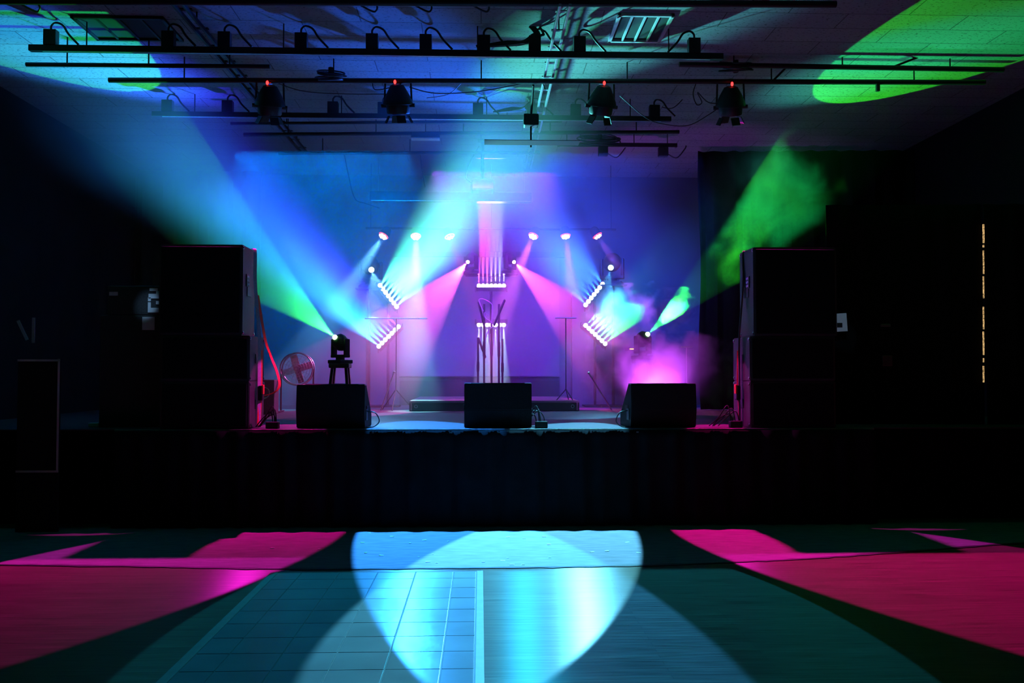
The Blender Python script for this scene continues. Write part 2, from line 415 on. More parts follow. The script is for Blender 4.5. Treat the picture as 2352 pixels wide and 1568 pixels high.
# glowing boxes in front of the curtain gap stand in for light leaking through
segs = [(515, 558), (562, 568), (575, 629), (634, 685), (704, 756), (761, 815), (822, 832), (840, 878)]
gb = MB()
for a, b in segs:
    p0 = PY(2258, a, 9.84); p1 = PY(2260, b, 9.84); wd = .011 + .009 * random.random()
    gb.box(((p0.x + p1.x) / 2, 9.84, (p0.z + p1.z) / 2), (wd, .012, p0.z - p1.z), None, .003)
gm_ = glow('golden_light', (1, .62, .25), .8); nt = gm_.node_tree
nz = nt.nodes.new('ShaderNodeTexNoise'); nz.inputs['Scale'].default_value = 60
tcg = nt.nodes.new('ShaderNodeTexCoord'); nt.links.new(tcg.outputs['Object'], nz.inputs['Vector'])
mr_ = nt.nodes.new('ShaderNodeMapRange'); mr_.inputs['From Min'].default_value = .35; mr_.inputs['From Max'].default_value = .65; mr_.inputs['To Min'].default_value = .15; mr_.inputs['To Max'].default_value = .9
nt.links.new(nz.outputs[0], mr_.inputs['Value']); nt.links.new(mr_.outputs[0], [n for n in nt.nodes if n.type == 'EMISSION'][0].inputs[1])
tag(gb.build('gap_glow', gm_), 'thin broken vertical glowing strip standing in for golden light between the right curtains', 'gap glow')

# back wall: screen, dark skirt below, wall piers
a = PY(918, 590, YB - .05); b = PY(1285, 865, YB - .05)
scr = thing('projection_screen', 'large pale projection screen on the back wall behind the riser', 'screen', ((a.x + b.x) / 2, YB - .05, b.z))
W_, H_ = b.x - a.x, a.z - b.z
MB().box((0, 0, H_ / 2), (W_, .01, H_)).build('fabric', M['screen'], scr)
MB().cyl((-W_ / 2, 0, 0), (W_ / 2, 0, 0), .014, n=10).build('bottom_bar', M['black'], scr)
MB().box((0, .0, H_ + .05), (W_ + .2, .09, .1), None, .01).build('housing', M['black'], scr)
a = PY(845, 700, YB).x; b = PY(1311, 700, YB).x
struct(MB().box((a - .6, YB - .12, 2.0), (1.2, .24, 2.0)).build('wall_pier_left', M['wall']))
struct(MB().box((b + .75, YB - .12, 2.0), (1.5, .24, 2.0)).build('wall_pier_right', M['wall']))
a = PY(918, 865, YB - .1); b = PY(1285, 865, YB - .1)
tag(MB().box(((a.x + b.x) / 2, YB - .1, (ZD + a.z) / 2 - .03), (b.x - a.x, .04, a.z - ZD - .08)).build('wall_drape', M['blackmatte']), 'low black drape along the back wall beneath the projection screen', 'drape')

# rolled-up screen casing high upstage
a = PY(850, 440, 14.6); b = PY(1222, 466, 14.6)
hs = thing('screen_casing', 'long dark casing hanging high upstage below the ceiling', 'casing', ((a.x + b.x) / 2, 14.6, (a.z + b.z) / 2))
MB().box((0, 0, 0), (b.x - a.x, .16, a.z - b.z), None, .02).build('casing', M['black'], hs)
tb = MB(); tb.box((0, -.085, -(a.z - b.z) / 2 + .01), (b.x - a.x - .04, .008, .010), None, .002)
tb.build('bottom_trim', M['chrome'], hs)
for sx in (-.45, .45): MB().cyl((sx * (b.x - a.x), 0, .08), (sx * (b.x - a.x), 0, ZC - (a.z + b.z) / 2), .006, n=6).build('hanger', M['steel'], hs)

# ceiling projector on a pole
p = PY(1108, 428, 13.4)
pj = thing('projector', 'dark projector hanging from a ceiling pole in front of the long casing', 'projector', (p.x, 13.4, p.z))
MB().box((0, 0, 0), (.34, .32, .17), None, .03).build('body', M['black'], pj)
MB().cyl((0, 0, .08), (0, 0, ZC - p.z), .025, n=12).build('pole', M['black'], pj)
MB().cyl((.08, .16, -.01), (.08, .2, -.01), .045, n=16).build('lens', M['chrome'], pj)
MB().tube([(-.15, 0, .05), (-.25, 0, .15), (-.17, 0, .4), (-.05, 0, .62)], .007).build('cable', M['cable'], pj)
MB().box((0, 0, ZC - p.z - .012), (.14, .14, .02)).build('ceiling_plate', M['black'], pj)

# ------------------------------------------------------------------ ceiling vents
def vent(px0, px1, py0, py1, label, nslat, frame_m):
    a = PZ(px0, py1, ZC); b = PZ(px1, py0, ZC)
    X0, X1 = a.x, b.x; Y0, Y1 = sorted((a.y, b.y))
    t = thing('ceiling_vent', label, 'vent', ((X0 + X1) / 2, (Y0 + Y1) / 2, ZC - .004))
    w_, h_ = X1 - X0, Y1 - Y0
    MB().box((0, 0, 0), (w_, h_, .012)).build('opening', M['vent'], t)
    f = MB(); k = .035
    for sx in (-1, 1): f.box((sx * w_ / 2, 0, -.012), (k, h_ + k, .03), None, .004)
    for sy in (-1, 1): f.box((0, sy * h_ / 2, -.012), (w_ + k, k, .03), None, .004)
    f.build('frame', frame_m, t)
    for i in range(1, nslat): MB().box((-w_ / 2 + w_ * i / nslat, 0, -.012), (.02, h_, .022)).build('slat', frame_m, t)
vent(225, 372, 38, 86, 'dark open ceiling vent at the upper left', 4, M['black'])
vent(1400, 1545, 32, 90, 'ceiling vent with pale frame and four dark panes at the upper right', 4, M['white'])

# ------------------------------------------------------------------ battens and connector strips
def pigtail(b, x, y, z, h, side=1):
    b.tube([(x, y, z), (x, y, z + .05), (x + .04 * side, y + .01, z + .088), (x + .11 * side, y + .01, z + .06), (x + .17 * side, y, z - .03), (x + .27 * side, y, z - h)], .011, n=7, smooth=5)
def strip(name, label, Y, y_px_left, x0px, x1px, th, boxes, box_px=(28, 36), below=False, yr=None):
    a = PY(x0px, y_px_left, Y); b = PY(x1px, yr if yr else y_px_left, Y); z = (a.z + b.z) / 2
    t = thing(name, label, 'connector strip', (0, Y, z))
    s = Y / F; T = th * s
    MB().box(((a.x + b.x) / 2, 0, 0), (b.x - a.x, T * 1.1, T), None, .006).build('raceway', M['black'], t)
    MB().box(((a.x + b.x) / 2, -T * .4, -T / 2 - .006), ((b.x - a.x) * .96, .02, .008)).build('lower_flange', M['galv'], t)
    for i, xp in enumerate(boxes):
        bx = PY(xp, y_px_left, Y).x; bw, bh = box_px[0] * s, box_px[1] * s; sg = -1 if below else 1
        bo = MB().box((bx, 0, sg * (T / 2 + bh / 2 - .004)), (bw, bw * .7, bh), None, .006).build('socket_box', M['black'], t)
        pb = MB()
        if below: pb.tube([(bx + bw / 2, 0, -T - bh * .5), (bx + .2, 0, -T - bh * .9), (bx + .32, 0, -.05), (bx + .34, 0, 0)], .009)
        else: pigtail(pb, bx, 0, T / 2 + bh - .01, bh - .02, -1 if xp in (1594,) else 1)
        pb.build('pigtail_cable', M['cable'], bo)
    for hx in [a.x + (b.x - a.x) * k for k in (.08, .36, .64, .92)]:
        MB().cyl((hx, 0, T / 2), (hx, 0, ZC - z), .007, n=6).build('hanger_rod', M['black'], t)
    return t
strip('connector_strip', 'front overhead black connector strip carrying ten socket boxes with looped cables', 8.95, 121, 68, 1660, 14, [117, 387, 516, 692, 855, 978, 1112, 1228, 1331, 1594])
strip('connector_strip', 'second overhead connector strip, behind the row of hanging par lights', 11.3, 268, 350, 1541, 11, [385, 523, 765, 880, 1098, 1222, 1322, 1503], (24, 27))
strip('connector_strip', 'rear short connector strip with two socket boxes hanging below it', 12.9, 333, 1280, 1555, 9, [1385, 1523], (22, 22), True)

def batten(label, Y, x0, y0, x1, y1, rpx, n_h=5, m='black'):
    a = PY(x0, y0, Y); b = PY(x1, y1, Y)
    t = thing('batten_pipe', label, 'batten', (a.x, Y, a.z)); r = rpx * Y / F
    d = b - a
    MB().cyl((0, 0, 0), d, r, n=14).build('pipe', M[m], t)
    for k in range(n_h):
        q = d * ((k + .5) / n_h)
        MB().cyl(q + Vector((0, 0, r)), (q.x, 0, ZC - a.z), .008, n=6).build('hanger_rod', M['black'], t)
batten('thick black pipe crossing the very top edge of the view', 8.0, -40, 2, 1920, 10, 8)
batten('long black pipe from which the four par lights hang', 9.95, 250, 184, 2262, 189, 6, 6)
batten('black pipe just above and behind the par light pipe on the right', 9.7, 1560, 148, 2305, 160, 6, 3)
batten('short dark pipe at the upper left, behind the front connector strip', 9.4, 60, 148, 620, 153, 5, 3)
batten('thin dark pipe behind the second connector strip', 11.8, 530, 284, 1290, 278, 3.5, 3)
batten('dark pipe with a pale under edge, in front of the rear strip', 12.3, 560, 309, 1560, 303, 4.5, 5)
batten('thin pipe near the back ceiling on the left', 13.4, 640, 352, 1240, 350, 4, 3)

# pale boxes: fluorescent fittings under the ceiling
for (x0, x1, y, Y, lab) in ((945, 1010, 318, 12.1, 'small pale ceiling fitting below the dark pipe, left of the bright beam'),):
    a = PY(x0, y, Y); b = PY(x1, y, Y)
    t = thing('strip_light', lab, 'light fitting', ((a.x + b.x) / 2, Y, a.z))
    MB().box((0, 0, .04), (b.x - a.x, .12, .08), None, .01).build('housing', M['black'], t)
    MB().box((0, -.01, -.008), (b.x - a.x, .13, .016)).build('diffuser', M['white'], t)
    MB().cyl((0, 0, .08), (0, 0, ZC - a.z), .006, n=6).build('hanger', M['black'], t)

# depth rails (slotted channel running upstage)
def rail(pts_near, pts_far, label, m, zt):
    a = PZ(*pts_near, zt); b = PZ(*pts_far, zt)
    t = thing('ceiling_rail', label, 'rail', a); d = b - a
    side = Vector((d.y, -d.x, 0)).normalized()
    rot = Quaternion((0, 0, 1), math.atan2(d.y, d.x)).to_matrix()
    for s_ in (-.045, .045):
        MB().box(d / 2 + side * s_, (d.length, .025, .04), rot, .003).build('channel', m, t)
    n = int(d.length / .45)
    for k in range(n):
        MB().box(d * ((k + .5) / n) + Vector((0, 0, .03)), (.04, .14, .012), rot).build('bracket', m, t)
    for k in (.1, .5, .9): MB().cyl(d * k + Vector((0, 0, .02)), (d.x * k, d.y * k, ZC - zt), .008, n=6).build('hanger_rod', M['black'], t)
rail((1298, 10), (1212, 385), 'pale twin metal rail running upstage across the ceiling centre', M['galv'], 4.93)
rail((405, 5), (700, 352), 'dark twin metal rail running upstage across the left ceiling', M['black'], 4.96)

# cable bundle dropping from the centre
def drop(px, Y, ytop, ybot, label, k=1.0):
    p = PY(px, ybot, Y)
    t = thing('cable_bundle', label, 'cable bundle', p)
    for i in range(7):
        ox = random.uniform(-.045, .045) * k; oy = random.uniform(-.04, .04)
        MB().tube([(ox * 1.2, oy, ZC - p.z), (ox + .05 * k, oy, (ZC - p.z) * .66), (ox + .02, oy, .12), (ox - .08 * k, oy, .05), (ox - .28 * k, oy * .5, .02 + .015 * (i % 3)), (ox - .55 * k, 0, .0)], .014 * k, n=7).build('cable', M['cable'], t)
    MB().cyl((.02, 0, .22), (.03, 0, .34), .07 * k, n=12).build('tie', M['blackmatte'], t)
    return t
drop(1228, 8.95, 20, 108, 'thick black cable bundle dropping from the ceiling onto the front connector strip')
drop(1218, 11.3, 190, 258, 'cable bundle dropping onto the second connector strip near the centre rail', .8)

# coils of cable on the battens
def coil(px, py, Y, R0, label, sc=(1, .35)):
    p = PY(px, py, Y); t = thing('cable_coil', label, 'cable coil', p)
    for i in range(6):
        MB().torus((random.uniform(-.03, .03), random.uniform(-.03, .03), i * .016), R0 * random.uniform(.82, 1.05), .009, (random.uniform(-.12, .12), random.uniform(-.5, -.3), 1), sc=(1, 1)).build('loop', M['cable'], t)
    MB().cyl((0, 0, -.02), (.0, 0, .14), .03).build('tie', M['blackmatte'], t)
coil(1690, 162, 9.85, .17, 'coil of black cable resting on the pipe above the right-hand par light')
coil(1378, 326, 12.8, .30, 'wide coil of cable hung on the rear connector strip')
coil(760, 184, 9.95, .16, 'coil of cable hung on the pipe between the two left par lights')
# slung loose cables
def sling(pts, r, label, m='cable'):
    P_ = [PY(x, y, Y) for x, y, Y in pts]
    tag(MB().tube(P_, r, n=6).build('hanging_cable', M[m], smooth=True), label, 'cable')
sling([(855, 186, 9.95), (862, 206, 9.95), (900, 200, 9.95), (925, 190, 9.95)], .006, 'short cable hooked below the pipe left of the second par light')
sling([(940, 200, 9.95), (1000, 214, 9.97), (1100, 210, 9.98), (1200, 192, 9.98), (1240, 186, 9.98), (1252, 205, 9.98)], .006, 'thin cable slung between the second par light and the centre rail')
sling([(980, 225, 10.1), (1030, 216, 10.1), (1062, 188, 10.0)], .004, 'thin bright cable rising from the second par light to the pipe')
sling([(1424, 220, 10.0), (1480, 268, 10.0), (1520, 284, 10.0), (1580, 288, 10.0), (1630, 262, 10.0), (1655, 244, 10.0)], .005, 'long thin cable slung between the two right par lights')
sling([(1600, 188, 9.95), (1592, 215, 9.95), (1600, 240, 9.95), (1612, 235, 9.95), (1602, 212, 9.95), (1625, 234, 9.95), (1650, 238, 9.95)], .006, 'tangled cable hanging left of the rightmost par light')
sling([(640, 192, 9.95), (700, 210, 9.95), (800, 216, 9.95), (900, 216, 9.95)], .005, 'thin cable slung between the two left par lights')
sling([(790, 350, 14.2), (800, 400, 14.2), (815, 455, 14.2), (840, 467, 14.2), (872, 478, 14.2)], .010, 'curved cable hanging at the left end of the long casing')
sling([(965, 350, 13.4), (970, 395, 13.4), (977, 430, 13.4)], .006, 'thin hanging cable left of the projector')
sling([(1520, 246, 11.3), (1545, 248, 11.3), (1570, 225, 11.3), (1590, 190, 11.3)], .006, 'pale cable looping off the right end of the second connector strip')
# loops of cable along the top batten
for i, (x, lab) in enumerate(((60, 'leftmost cable loop hanging at the top edge of the view'), (835, 'cable loop at the top edge, above the fifth socket box'), (960, 'cable loop at the top edge, above the sixth socket box'), (1092, 'cable loop at the top edge, left of the thick cable bundle'))):
    sling([(x - 70, -8, 8.1), (x - 20, 6, 8.12), (x + 15, 24, 8.15), (x + 28, 26, 8.15), (x + 30, 12, 8.12), (x + 8, -10, 8.1)], .009, lab)
# small pipe hooks
for (x, y0, y1, Y, lab) in ((2016, 190, 210, 9.95, 'small black clamp under the long pipe, in front of the green patch'),):
    a = PY(x, y0, Y)
    tag(MB().box((a.x, Y, a.z - .045), (.04, .04, .11), None, .006).build('pipe_clamp', M['black']), lab, 'clamp')

# diagonal braces on the right ceiling
for (xa, ya, Ya, xb, yb, Yb, lab) in ((1776, 185, 9.95, 1838, 122, 9.95, 'slanting thin rod beside the right pipes, left of the green patch'), (2040, 158, 9.7, 2122, 126, 9.7, 'slanting thin rod across the green patch of ceiling')):
    a = PY(xa, ya, Ya); b = PY(xb, yb, Yb)
    tag(MB().cyl(a, b, .012, n=8).build('brace_rod', M['black']), lab, 'rod')

# ------------------------------------------------------------------ fixtures
def aim(loc, target, upv=(0, 0, 1)):
    loc = Vector(loc); d = (Vector(target) - loc).normalized(); x = d.cross(Vector(upv))
    if x.length < 1e-3: x = Vector((1, 0, 0))
    x.normalize(); y = x.cross(d)
    return Matrix((x, y, -d)).transposed()

M['led_red'] = glow('red_display', (1, .02, .02), 6)
M['lens_off'] = mat('dark_lens', (.02, .03, .04), .1, 0, noise=.1, scale=10)

def par_light(px, py, tilt, rotz, label):
    p = PY(px, py, 9.97)
    t = thing('par_light', label, 'stage light', p, 'par lights hanging from the long pipe')
    R3 = Matrix.Rotation(rotz, 3, 'Z') @ Matrix.Rotation(tilt, 3, 'X')
    bd = R3 @ Vector((0, 0, -1))       # beam direction
    c = Vector((0, 0, 0))
    MB().lathe(c - bd * .17, bd, [(-.02, .04), (-.01, .075), (.07, .12), (.15, .158), (.18, .168), (.20, .168), (.205, .135), (.29, .13), (.30, .122), (.29, .115)], 22).build('body', M['black'], t, True)
    MB().lathe(c + bd * .12, bd, [(0, .11), (.012, .105), (.02, .06)], 22).build('lens', M['lens_off'], t, True)
    bp = c - bd * .172; rr = R3.to_4x4()
    dd = MB().box((0, 0, 0), (.10, .07, .04), R3, .008); o = dd.build('rear_box', M['black'], t); o.location = bp
    o2 = MB().sphere((0, 0, 0), .019, 10, (.8, .8, 1.3)).build('display', M['led_red'], o); o2.location = Vector((-.02 if px < 1000 else 0.0, -.05, .03))
    ax = Matrix.Rotation(rotz, 3, 'Z') @ Vector((1, 0, 0))
    top = ZT = PY(px, 187, 9.97).z - p.z
    y = MB()
    for s_ in (-1, 1):
        y.cyl(ax * .155 * s_ + bd * .04, ax * .145 * s_ + Vector((0, 0, top)), .011, n=8)
    y.cyl(-ax * .15 + Vector((0, 0, top)), ax * .15 + Vector((0, 0, top)), .011, n=8)
    y.build('yoke', M['black'], t)
    for s_ in (-1, 1): MB().cyl(ax * .12 * s_ + bd * .04, ax * .19 * s_ + bd * .04, .022, n=10).build('knob', M['black'], t)
    MB().box((0, 0, top + .0), (.05, .06, .06), None, .01).build('clamp', M['steel'], t)
    MB().box((0, -.01, top - .006), (.22, .03, .012), None, .003).build('safety_bar', M['chrome'], t)
    for a in range(4):
        an = a * PI / 2 + .4
        v = R3 @ Vector((math.cos(an), math.sin(an), 0))
        o = MB().box((0, 0, 0), (.008, .10, .09), None).build('barn_door', M['black'], t)
        o.matrix_local = Matrix.Translation(c + bd * .19 + v * .13) @ (Matrix((v, bd.cross(v), bd)).transposed()).to_4x4() @ Matrix.Rotation(.5, 4, 'Y')
par_light(620, 236, .35, .25, 'leftmost of the four black par lights hanging from the long pipe')
par_light(914, 234, .30, -.1, 'second hanging par light from the left, in the blue haze')
par_light(1382, 236, .42, .2, 'third hanging par light from the left, right of the centre rail')
par_light(1678, 238, .38, -.2, 'rightmost of the four black par lights hanging from the long pipe')

# LED bars: seven lenses each
def led_bar(pa, pb, Y, target, cols, power, half, label, glowcol, blend=1.0):
    a = PY(*pa, Y); b = PY(*pb, Y); c = (a + b) / 2; L = (b - a).length
    ax = (b - a).normalized(); d = (Vector(target) - c); d = (d - ax * d.dot(ax)).normalized()
    t = thing('led_bar', label, 'led bar', c, 'led bars in the stage rig')
    R3 = Matrix((ax, d.cross(ax) * -1, d)).transposed()
    o = MB().box((0, 0, 0), (L + .09, .075, .07), None, .01).build('housing', M['black'], t)
    o.matrix_local = R3.to_4x4() @ Matrix.Translation((0, 0, -.055))
    gm = glow('lens_glow_' + label[:12].replace(' ', '_'), glowcol, 9)
    for k in range(7):
        q = ax * (L * (k / 6 - .5))
        ln = MB().sphere(q, .0365, 14).build('lens', gm, t, True)
        l = spot('led_beam', c + q + d * .05, c + q + d * 5, cols[k % len(cols)], power * KH, half, blend, .012)
    for s_ in (-1, 1):
        br = MB().box(ax * s_ * (L / 2 + .055) - d * .06, (.02, .05, .09), None, .004).build('end_cap', M['black'], t)
    return c
CY = (.10, .75, 1.0)
led_bar((873, 655), (911, 704), RIG, PZ(1190, 165, ZC), [(.08, 1, .45), (.08, 1, .6), (.10, .95, .8), (.15, .9, .9), (.15, .8, 1), (.12, .7, 1), (.1, .45, 1)], 300, 10, 'upper left diagonal led bar of seven white-hot lenses', (.7, .9, 1))
led_bar((870, 795), (915, 750), RIG, PZ(70, 115, ZC), [(.04, .34, .95), (.03, .27, 1), (.01, .2, 1), (.01, .12, 1), (.02, .05, 1), (.03, .02, 1), (.05, .01, 1)], 480, 11, 'lower left diagonal led bar pointing up to the left', (.7, .9, 1))
led_bar((1384, 652), (1345, 700), RIG, PZ(930, 150, ZC), [(.02, .16, 1), (.01, .08, 1)], 210, 12, 'upper right diagonal led bar of seven white-hot lenses', (.7, .9, 1))
led_bar((1345, 747), (1390, 789), RIG, (4.9, 10.0, 5.0), [(.1, .8, 1), (.08, .9, .8), (.08, .95, .6), (.06, 1, .45), (.05, 1, .3), (.04, 1, .15), (.03, 1, .08)], 130, 9, 'lower right diagonal led bar pointing up to the right', (.8, 1, .95))
led_bar((1100, 656), (1157, 656), RIG, (.25, 14.4, 5.1), [(1, .10, .5), (1, .10, .5), (.9, .14, .7), (.6, .3, 1), (.5, .35, 1), (.4, .4, 1), (.4, .4, 1)], 480, 6, 'upper centre level led bar shining straight up', (1, .75, 1))
led_bar((1100, 746), (1157, 746), RIG, (.25, 14.4, 1.0), [(.5, .5, 1), (.4, .6, 1), (.5, .7, 1), (1, .4, .9)], 220, 7, 'lower centre level led bar shining straight down behind the stands', (.9, .8, 1))

# moving heads
def moving_head(c, target, label, glowcol, size=.34, stand=True, group='moving head lights'):
    """c: lens centre"""
    c = Vector(c); d = (Vector(target) - c).normalized()
    hc = c - d * size * .36                     # head centre
    base = hc + Vector((0, 0, -size * .95))
    t = thing('moving_head', label, 'moving head light', base, group)
    h = hc - base
    MB().lathe(h - d * size * .38, d, [(0, size * .12), (size * .05, size * .24), (size * .2, size * .34), (size * .45, size * .36), (size * .6, size * .32), (size * .7, size * .2), (size * .72, size * .13)], 24).build('head', M['black'], t, True)
    gm = glow('head_glow_' + label[:14].replace(' ', '_'), glowcol, 12)
    MB().sphere(c - base + d * .006, size * .11, 16).build('lens', gm, t, True)
    side = d.cross(Vector((0, 0, 1)));
    side = side.normalized() if side.length > .01 else Vector((1, 0, 0))
    y = MB()
    rot = Matrix.Rotation(math.atan2(side.y, side.x), 3, 'Z')
    for s_ in (-1, 1): y.box(h + side * s_ * size * .43 + Vector((0, 0, -size * .25)), (size * .12, size * .3, size * .8), rot, size * .05)
    y.box(h + Vector((0, 0, -size * .62)), (size * .98, size * .32, size * .14), rot, size * .04)
    y.build('yoke', M['black'], t, True)
    MB().cyl((0, 0, size * .16), (0, 0, size * .28), size * .2, n=18).box((0, 0, size * .08), (size * .85, size * .75, size * .17), rot, size * .04).build('base', M['black'], t)
    return t, base, c, d
def beam(c, d, col, power, half, blend=.3, radius=.012, off=.05, ls=0., roll=0.):
    return spot('head_beam', c + d * off, c + d * 5, col, power * KH * .5, half, blend, radius, oval(ls), roll=roll)

_, bs, c, d = moving_head(PY(770, 775, 12.0), (-4.835, 8.648, 5.1), 'moving head on the left stool throwing a green beam', (.5, 1, .4), .30)
radial(beam(c, d, (.03, 1, .10), 560, 18.3, .04, .012, .05, -.971, -.806), (.01, .8, .16), (.05, 1, .03), math.cos(math.radians(9)), math.cos(math.radians(16)))
LH = bs
_, bs, c, d = moving_head(PY(1487, 768, 12.6), (5.003, 9.337, 5.1), 'moving head at the right throwing a broken green beam', (.4, 1, .3), .30)
HR = c
radial(beam(c, d, (.02, 1, .28), 800, 15.2, .04, .012, .05, -.819, .794), (.01, 1, .22), (.04, 1, .03), math.cos(math.radians(7)), math.cos(math.radians(13)))
RH = bs
_, bs, c, d = moving_head(PY(853, 619, RIG), (-.9, 11.8, ZD), 'high left moving head throwing a pale cyan beam downwards', (.6, .95, 1), .42)
beam(c, d, (.14, .5, 1), 320, 15, .2); B1 = bs
_, bs, c, d = moving_head(PY(1403, 614, RIG), (1.35, 12.5, ZD), 'high right moving head throwing a pale cyan beam downwards', (.5, .95, 1), .42)
beam(c, d, (.08, .55, 1), 260, 13, .2); B2 = bs
_, bs, c, d = moving_head(PY(1075, 601, RIG), (-2.1, 12.9, ZD), 'inner left moving head throwing a pink beam to the left', (1, .8, .95), .27)
beam(c, d, (1, .10, .6), 560, 17, .2); B3 = bs
_, bs, c, d = moving_head(PY(1180, 601, RIG), (2.5, 13.6, ZD + .4), 'inner right moving head throwing a pink beam to the right', (1, .75, .9), .27)
beam(c, d, (1, .10, .55), 420, 16, .2); B4 = bs

# support towers for the high heads and bars
def tower(x, ztop, label, platew=.42, Y=RIG + .02, arm=None):
    t = thing('lighting_stand', label, 'stand', (x, Y, ZD + .006))
    h = ztop - ZD - .006
    MB().cyl((0, 0, 0), (0, 0, h), .022, n=12).build('pole', M['black'], t)
    MB().box((0, 0, h - .012), (platew, .28, .024), None, .004).build('platform', M['black'], t)
    MB().box((0, 0, .015), (.45, .45, .03), None, .004).build('base_plate', M['black'], t)
    if arm:
        for z in arm: MB().box((0, .03, z - ZD), (.10, .06, .05), None, .006).build('bracket', M['black'], t)
tower(B1.x, B1.z, 'black stand under the high left moving head', .44)
tower(B2.x, B2.z, 'black stand under the high right moving head', .44)
t = thing('cross_arm', 'short black cross arm carrying the two inner moving heads', 'cross arm', (PY(1128, 600, RIG).x, RIG + .02, B3.z - .03))
MB().box((0, 0, 0), (B4.x - B3.x + .2, .06, .05), None, .008).build('arm', M['black'], t)
MB().box((0, .06, 0), (.06, .14, .06), None, .006).build('bracket', M['black'], t)
for s_ in (-1, 1): MB().box((s_ * (B4.x - B3.x) / 2, 0, .02), (.26, .26, .02), None, .004).build('head_plate', M['black'], t)
def barstand(px, py_list, label):
    c_ = PY(px, py_list[0], RIG + .14)
    t = thing('lighting_stand', label, 'stand', (c_.x, RIG + .14, ZD + .006))
    MB().cyl((0, 0, 0), (0, 0, c_.z - ZD), .022, n=12).build('pole', M['black'], t)
    for py in py_list:
        z = PY(px, py, RIG + .1).z - ZD
        MB().box((0, -.06, z), (.05, .10, .05), None, .006).build('bracket', M['black'], t)
    MB().box((0, 0, .015), (.4, .4, .03), None, .004).build('base_plate', M['black'], t)
barstand(892, (680, 772), 'black stand holding the two left diagonal led bars')
barstand(1366, (676, 768), 'black stand holding the two right diagonal led bars')
barstand(1128, (645, 752), 'black stand holding the two centre led bars')

# LED wash cans in a row on the upper rig pipe
pa = PY(840, 524, RIG); pb = PY(1415, 524, RIG)
t = thing('rig_pipe', 'black pipe carrying the row of six small glowing wash lights', 'pipe', (pa.x, RIG, pa.z))
MB().cyl((0, 0, 0), (pb.x - pa.x, 0, 0), .018, n=12).build('pipe', M['black'], t)
for k in (.02, .5, .98): MB().cyl(((pb.x - pa.x) * k, 0, 0), ((pb.x - pa.x) * k, 0, ZC - pa.z), .006, n=6).build('hanger', M['black'], t)
WASH = [(881, 541, (-.75, -.25), (.15, .6, 1), 90, 'first small wash light from the left, throwing a pale blue beam', 1),
        (955, 542, (.05, -.35), (.25, .9, 1), 120, 'second small wash light from the left, lost in the cyan beam', 1),
        (1033, 543, (.5, -.2), (1, .05, .08), 22, 'third small wash light from the left, dim with a faint red beam', .6),
        (1225, 541, (-.55, -.25), (1, .16, .75), 60, 'fourth small wash light from the left, throwing a pink beam', 1),
        (1299, 541, (.12, -.1), (.75, .02, .8), 60, 'fifth small wash light from the left, throwing a magenta beam down', 1),
        (1372, 541, (.8, -.1), (.45, .1, 1), 45, 'rightmost of the six small wash lights, with a violet beam', .8)]
gw = glow('wash_lens', (1, .85, 1), 8); gr = glow('wash_ring', (1, .08, .15), 2.5); gp = glow('wash_dim', (1, .5, .6), 4)
for (px, py, (tx_, ty_), col, pw, lab, sc_) in WASH:
    c = PY(px, py, RIG - .03); d = Vector((tx_ * .75, ty_ - .15, -1)).normalized()
    t = thing('wash_light', lab, 'stage light', c, 'row of six small wash lights')
    MB().lathe(-d * .16, d, [(0, .05), (.03, .075), (.12, .085), (.155, .09), (.15, .08)], 18).build('body', M['black'], t, True)
    ed = (Vector((0, -1, 0)) - d * Vector((0, -1, 0)).dot(d)).normalized()
    R3 = aim((0, 0, 0), d)
    ri = MB().torus((0, 0, 0), .080, .008, d, 24, 6).build('rim', gr, t)
    for k in range(7):
        rr_ = 0 if k == 6 else .048
        q = R3 @ Vector((rr_ * math.cos(k * PI / 3), rr_ * math.sin(k * PI / 3), -.012))
        MB().sphere(q + d * .01, .024 * sc_, 12).build('lens', gw if sc_ > .7 else gp, t, True)
    MB().cyl(-d * .1, (0, .03, PY(px, 524, RIG).z - c.z), .01, n=6).build('bracket', M['black'], t)
    spot('wash_beam', c + d * .06, c + d * 5, col, pw * KH * 3.0, 9 if px != 1033 else 7, .6, .05)

# overhead spot for the teal pool on the floor; its fixture is added
tl = Vector((.59, 10.3, 4.5))
spot('teal_flood', tl, (.258, 6.595, 0), (.01, .42, .75), 1500, 21.72, .03, .003, oval(.299), roll=-1.373)
t = thing('added_flood', 'added small black flood light with light-cutting plate beside the cable bundle on the long pipe', 'stage light', tl)
MB().box((0, .14, .06), (.18, .16, .14), None, .02).build('housing', M['black'], t)
MB().cyl((0, .14, .10), (0, -.34, .33), .014, n=8).build('yoke', M['black'], t)
kk = (tl.z - 4.25) / tl.z; ycut = tl.y - (tl.y - 7.27) * kk
MB().box((0, (ycut + .22 / 2) - tl.y, -.25), (1.1, .22, .006)).build('barn_door', M['black'], t)  # added plate that cuts off the far edge of the teal pool
MB().box((0, .14, -.12), (.02, .02, .27)).build('door_arm', M['black'], t)

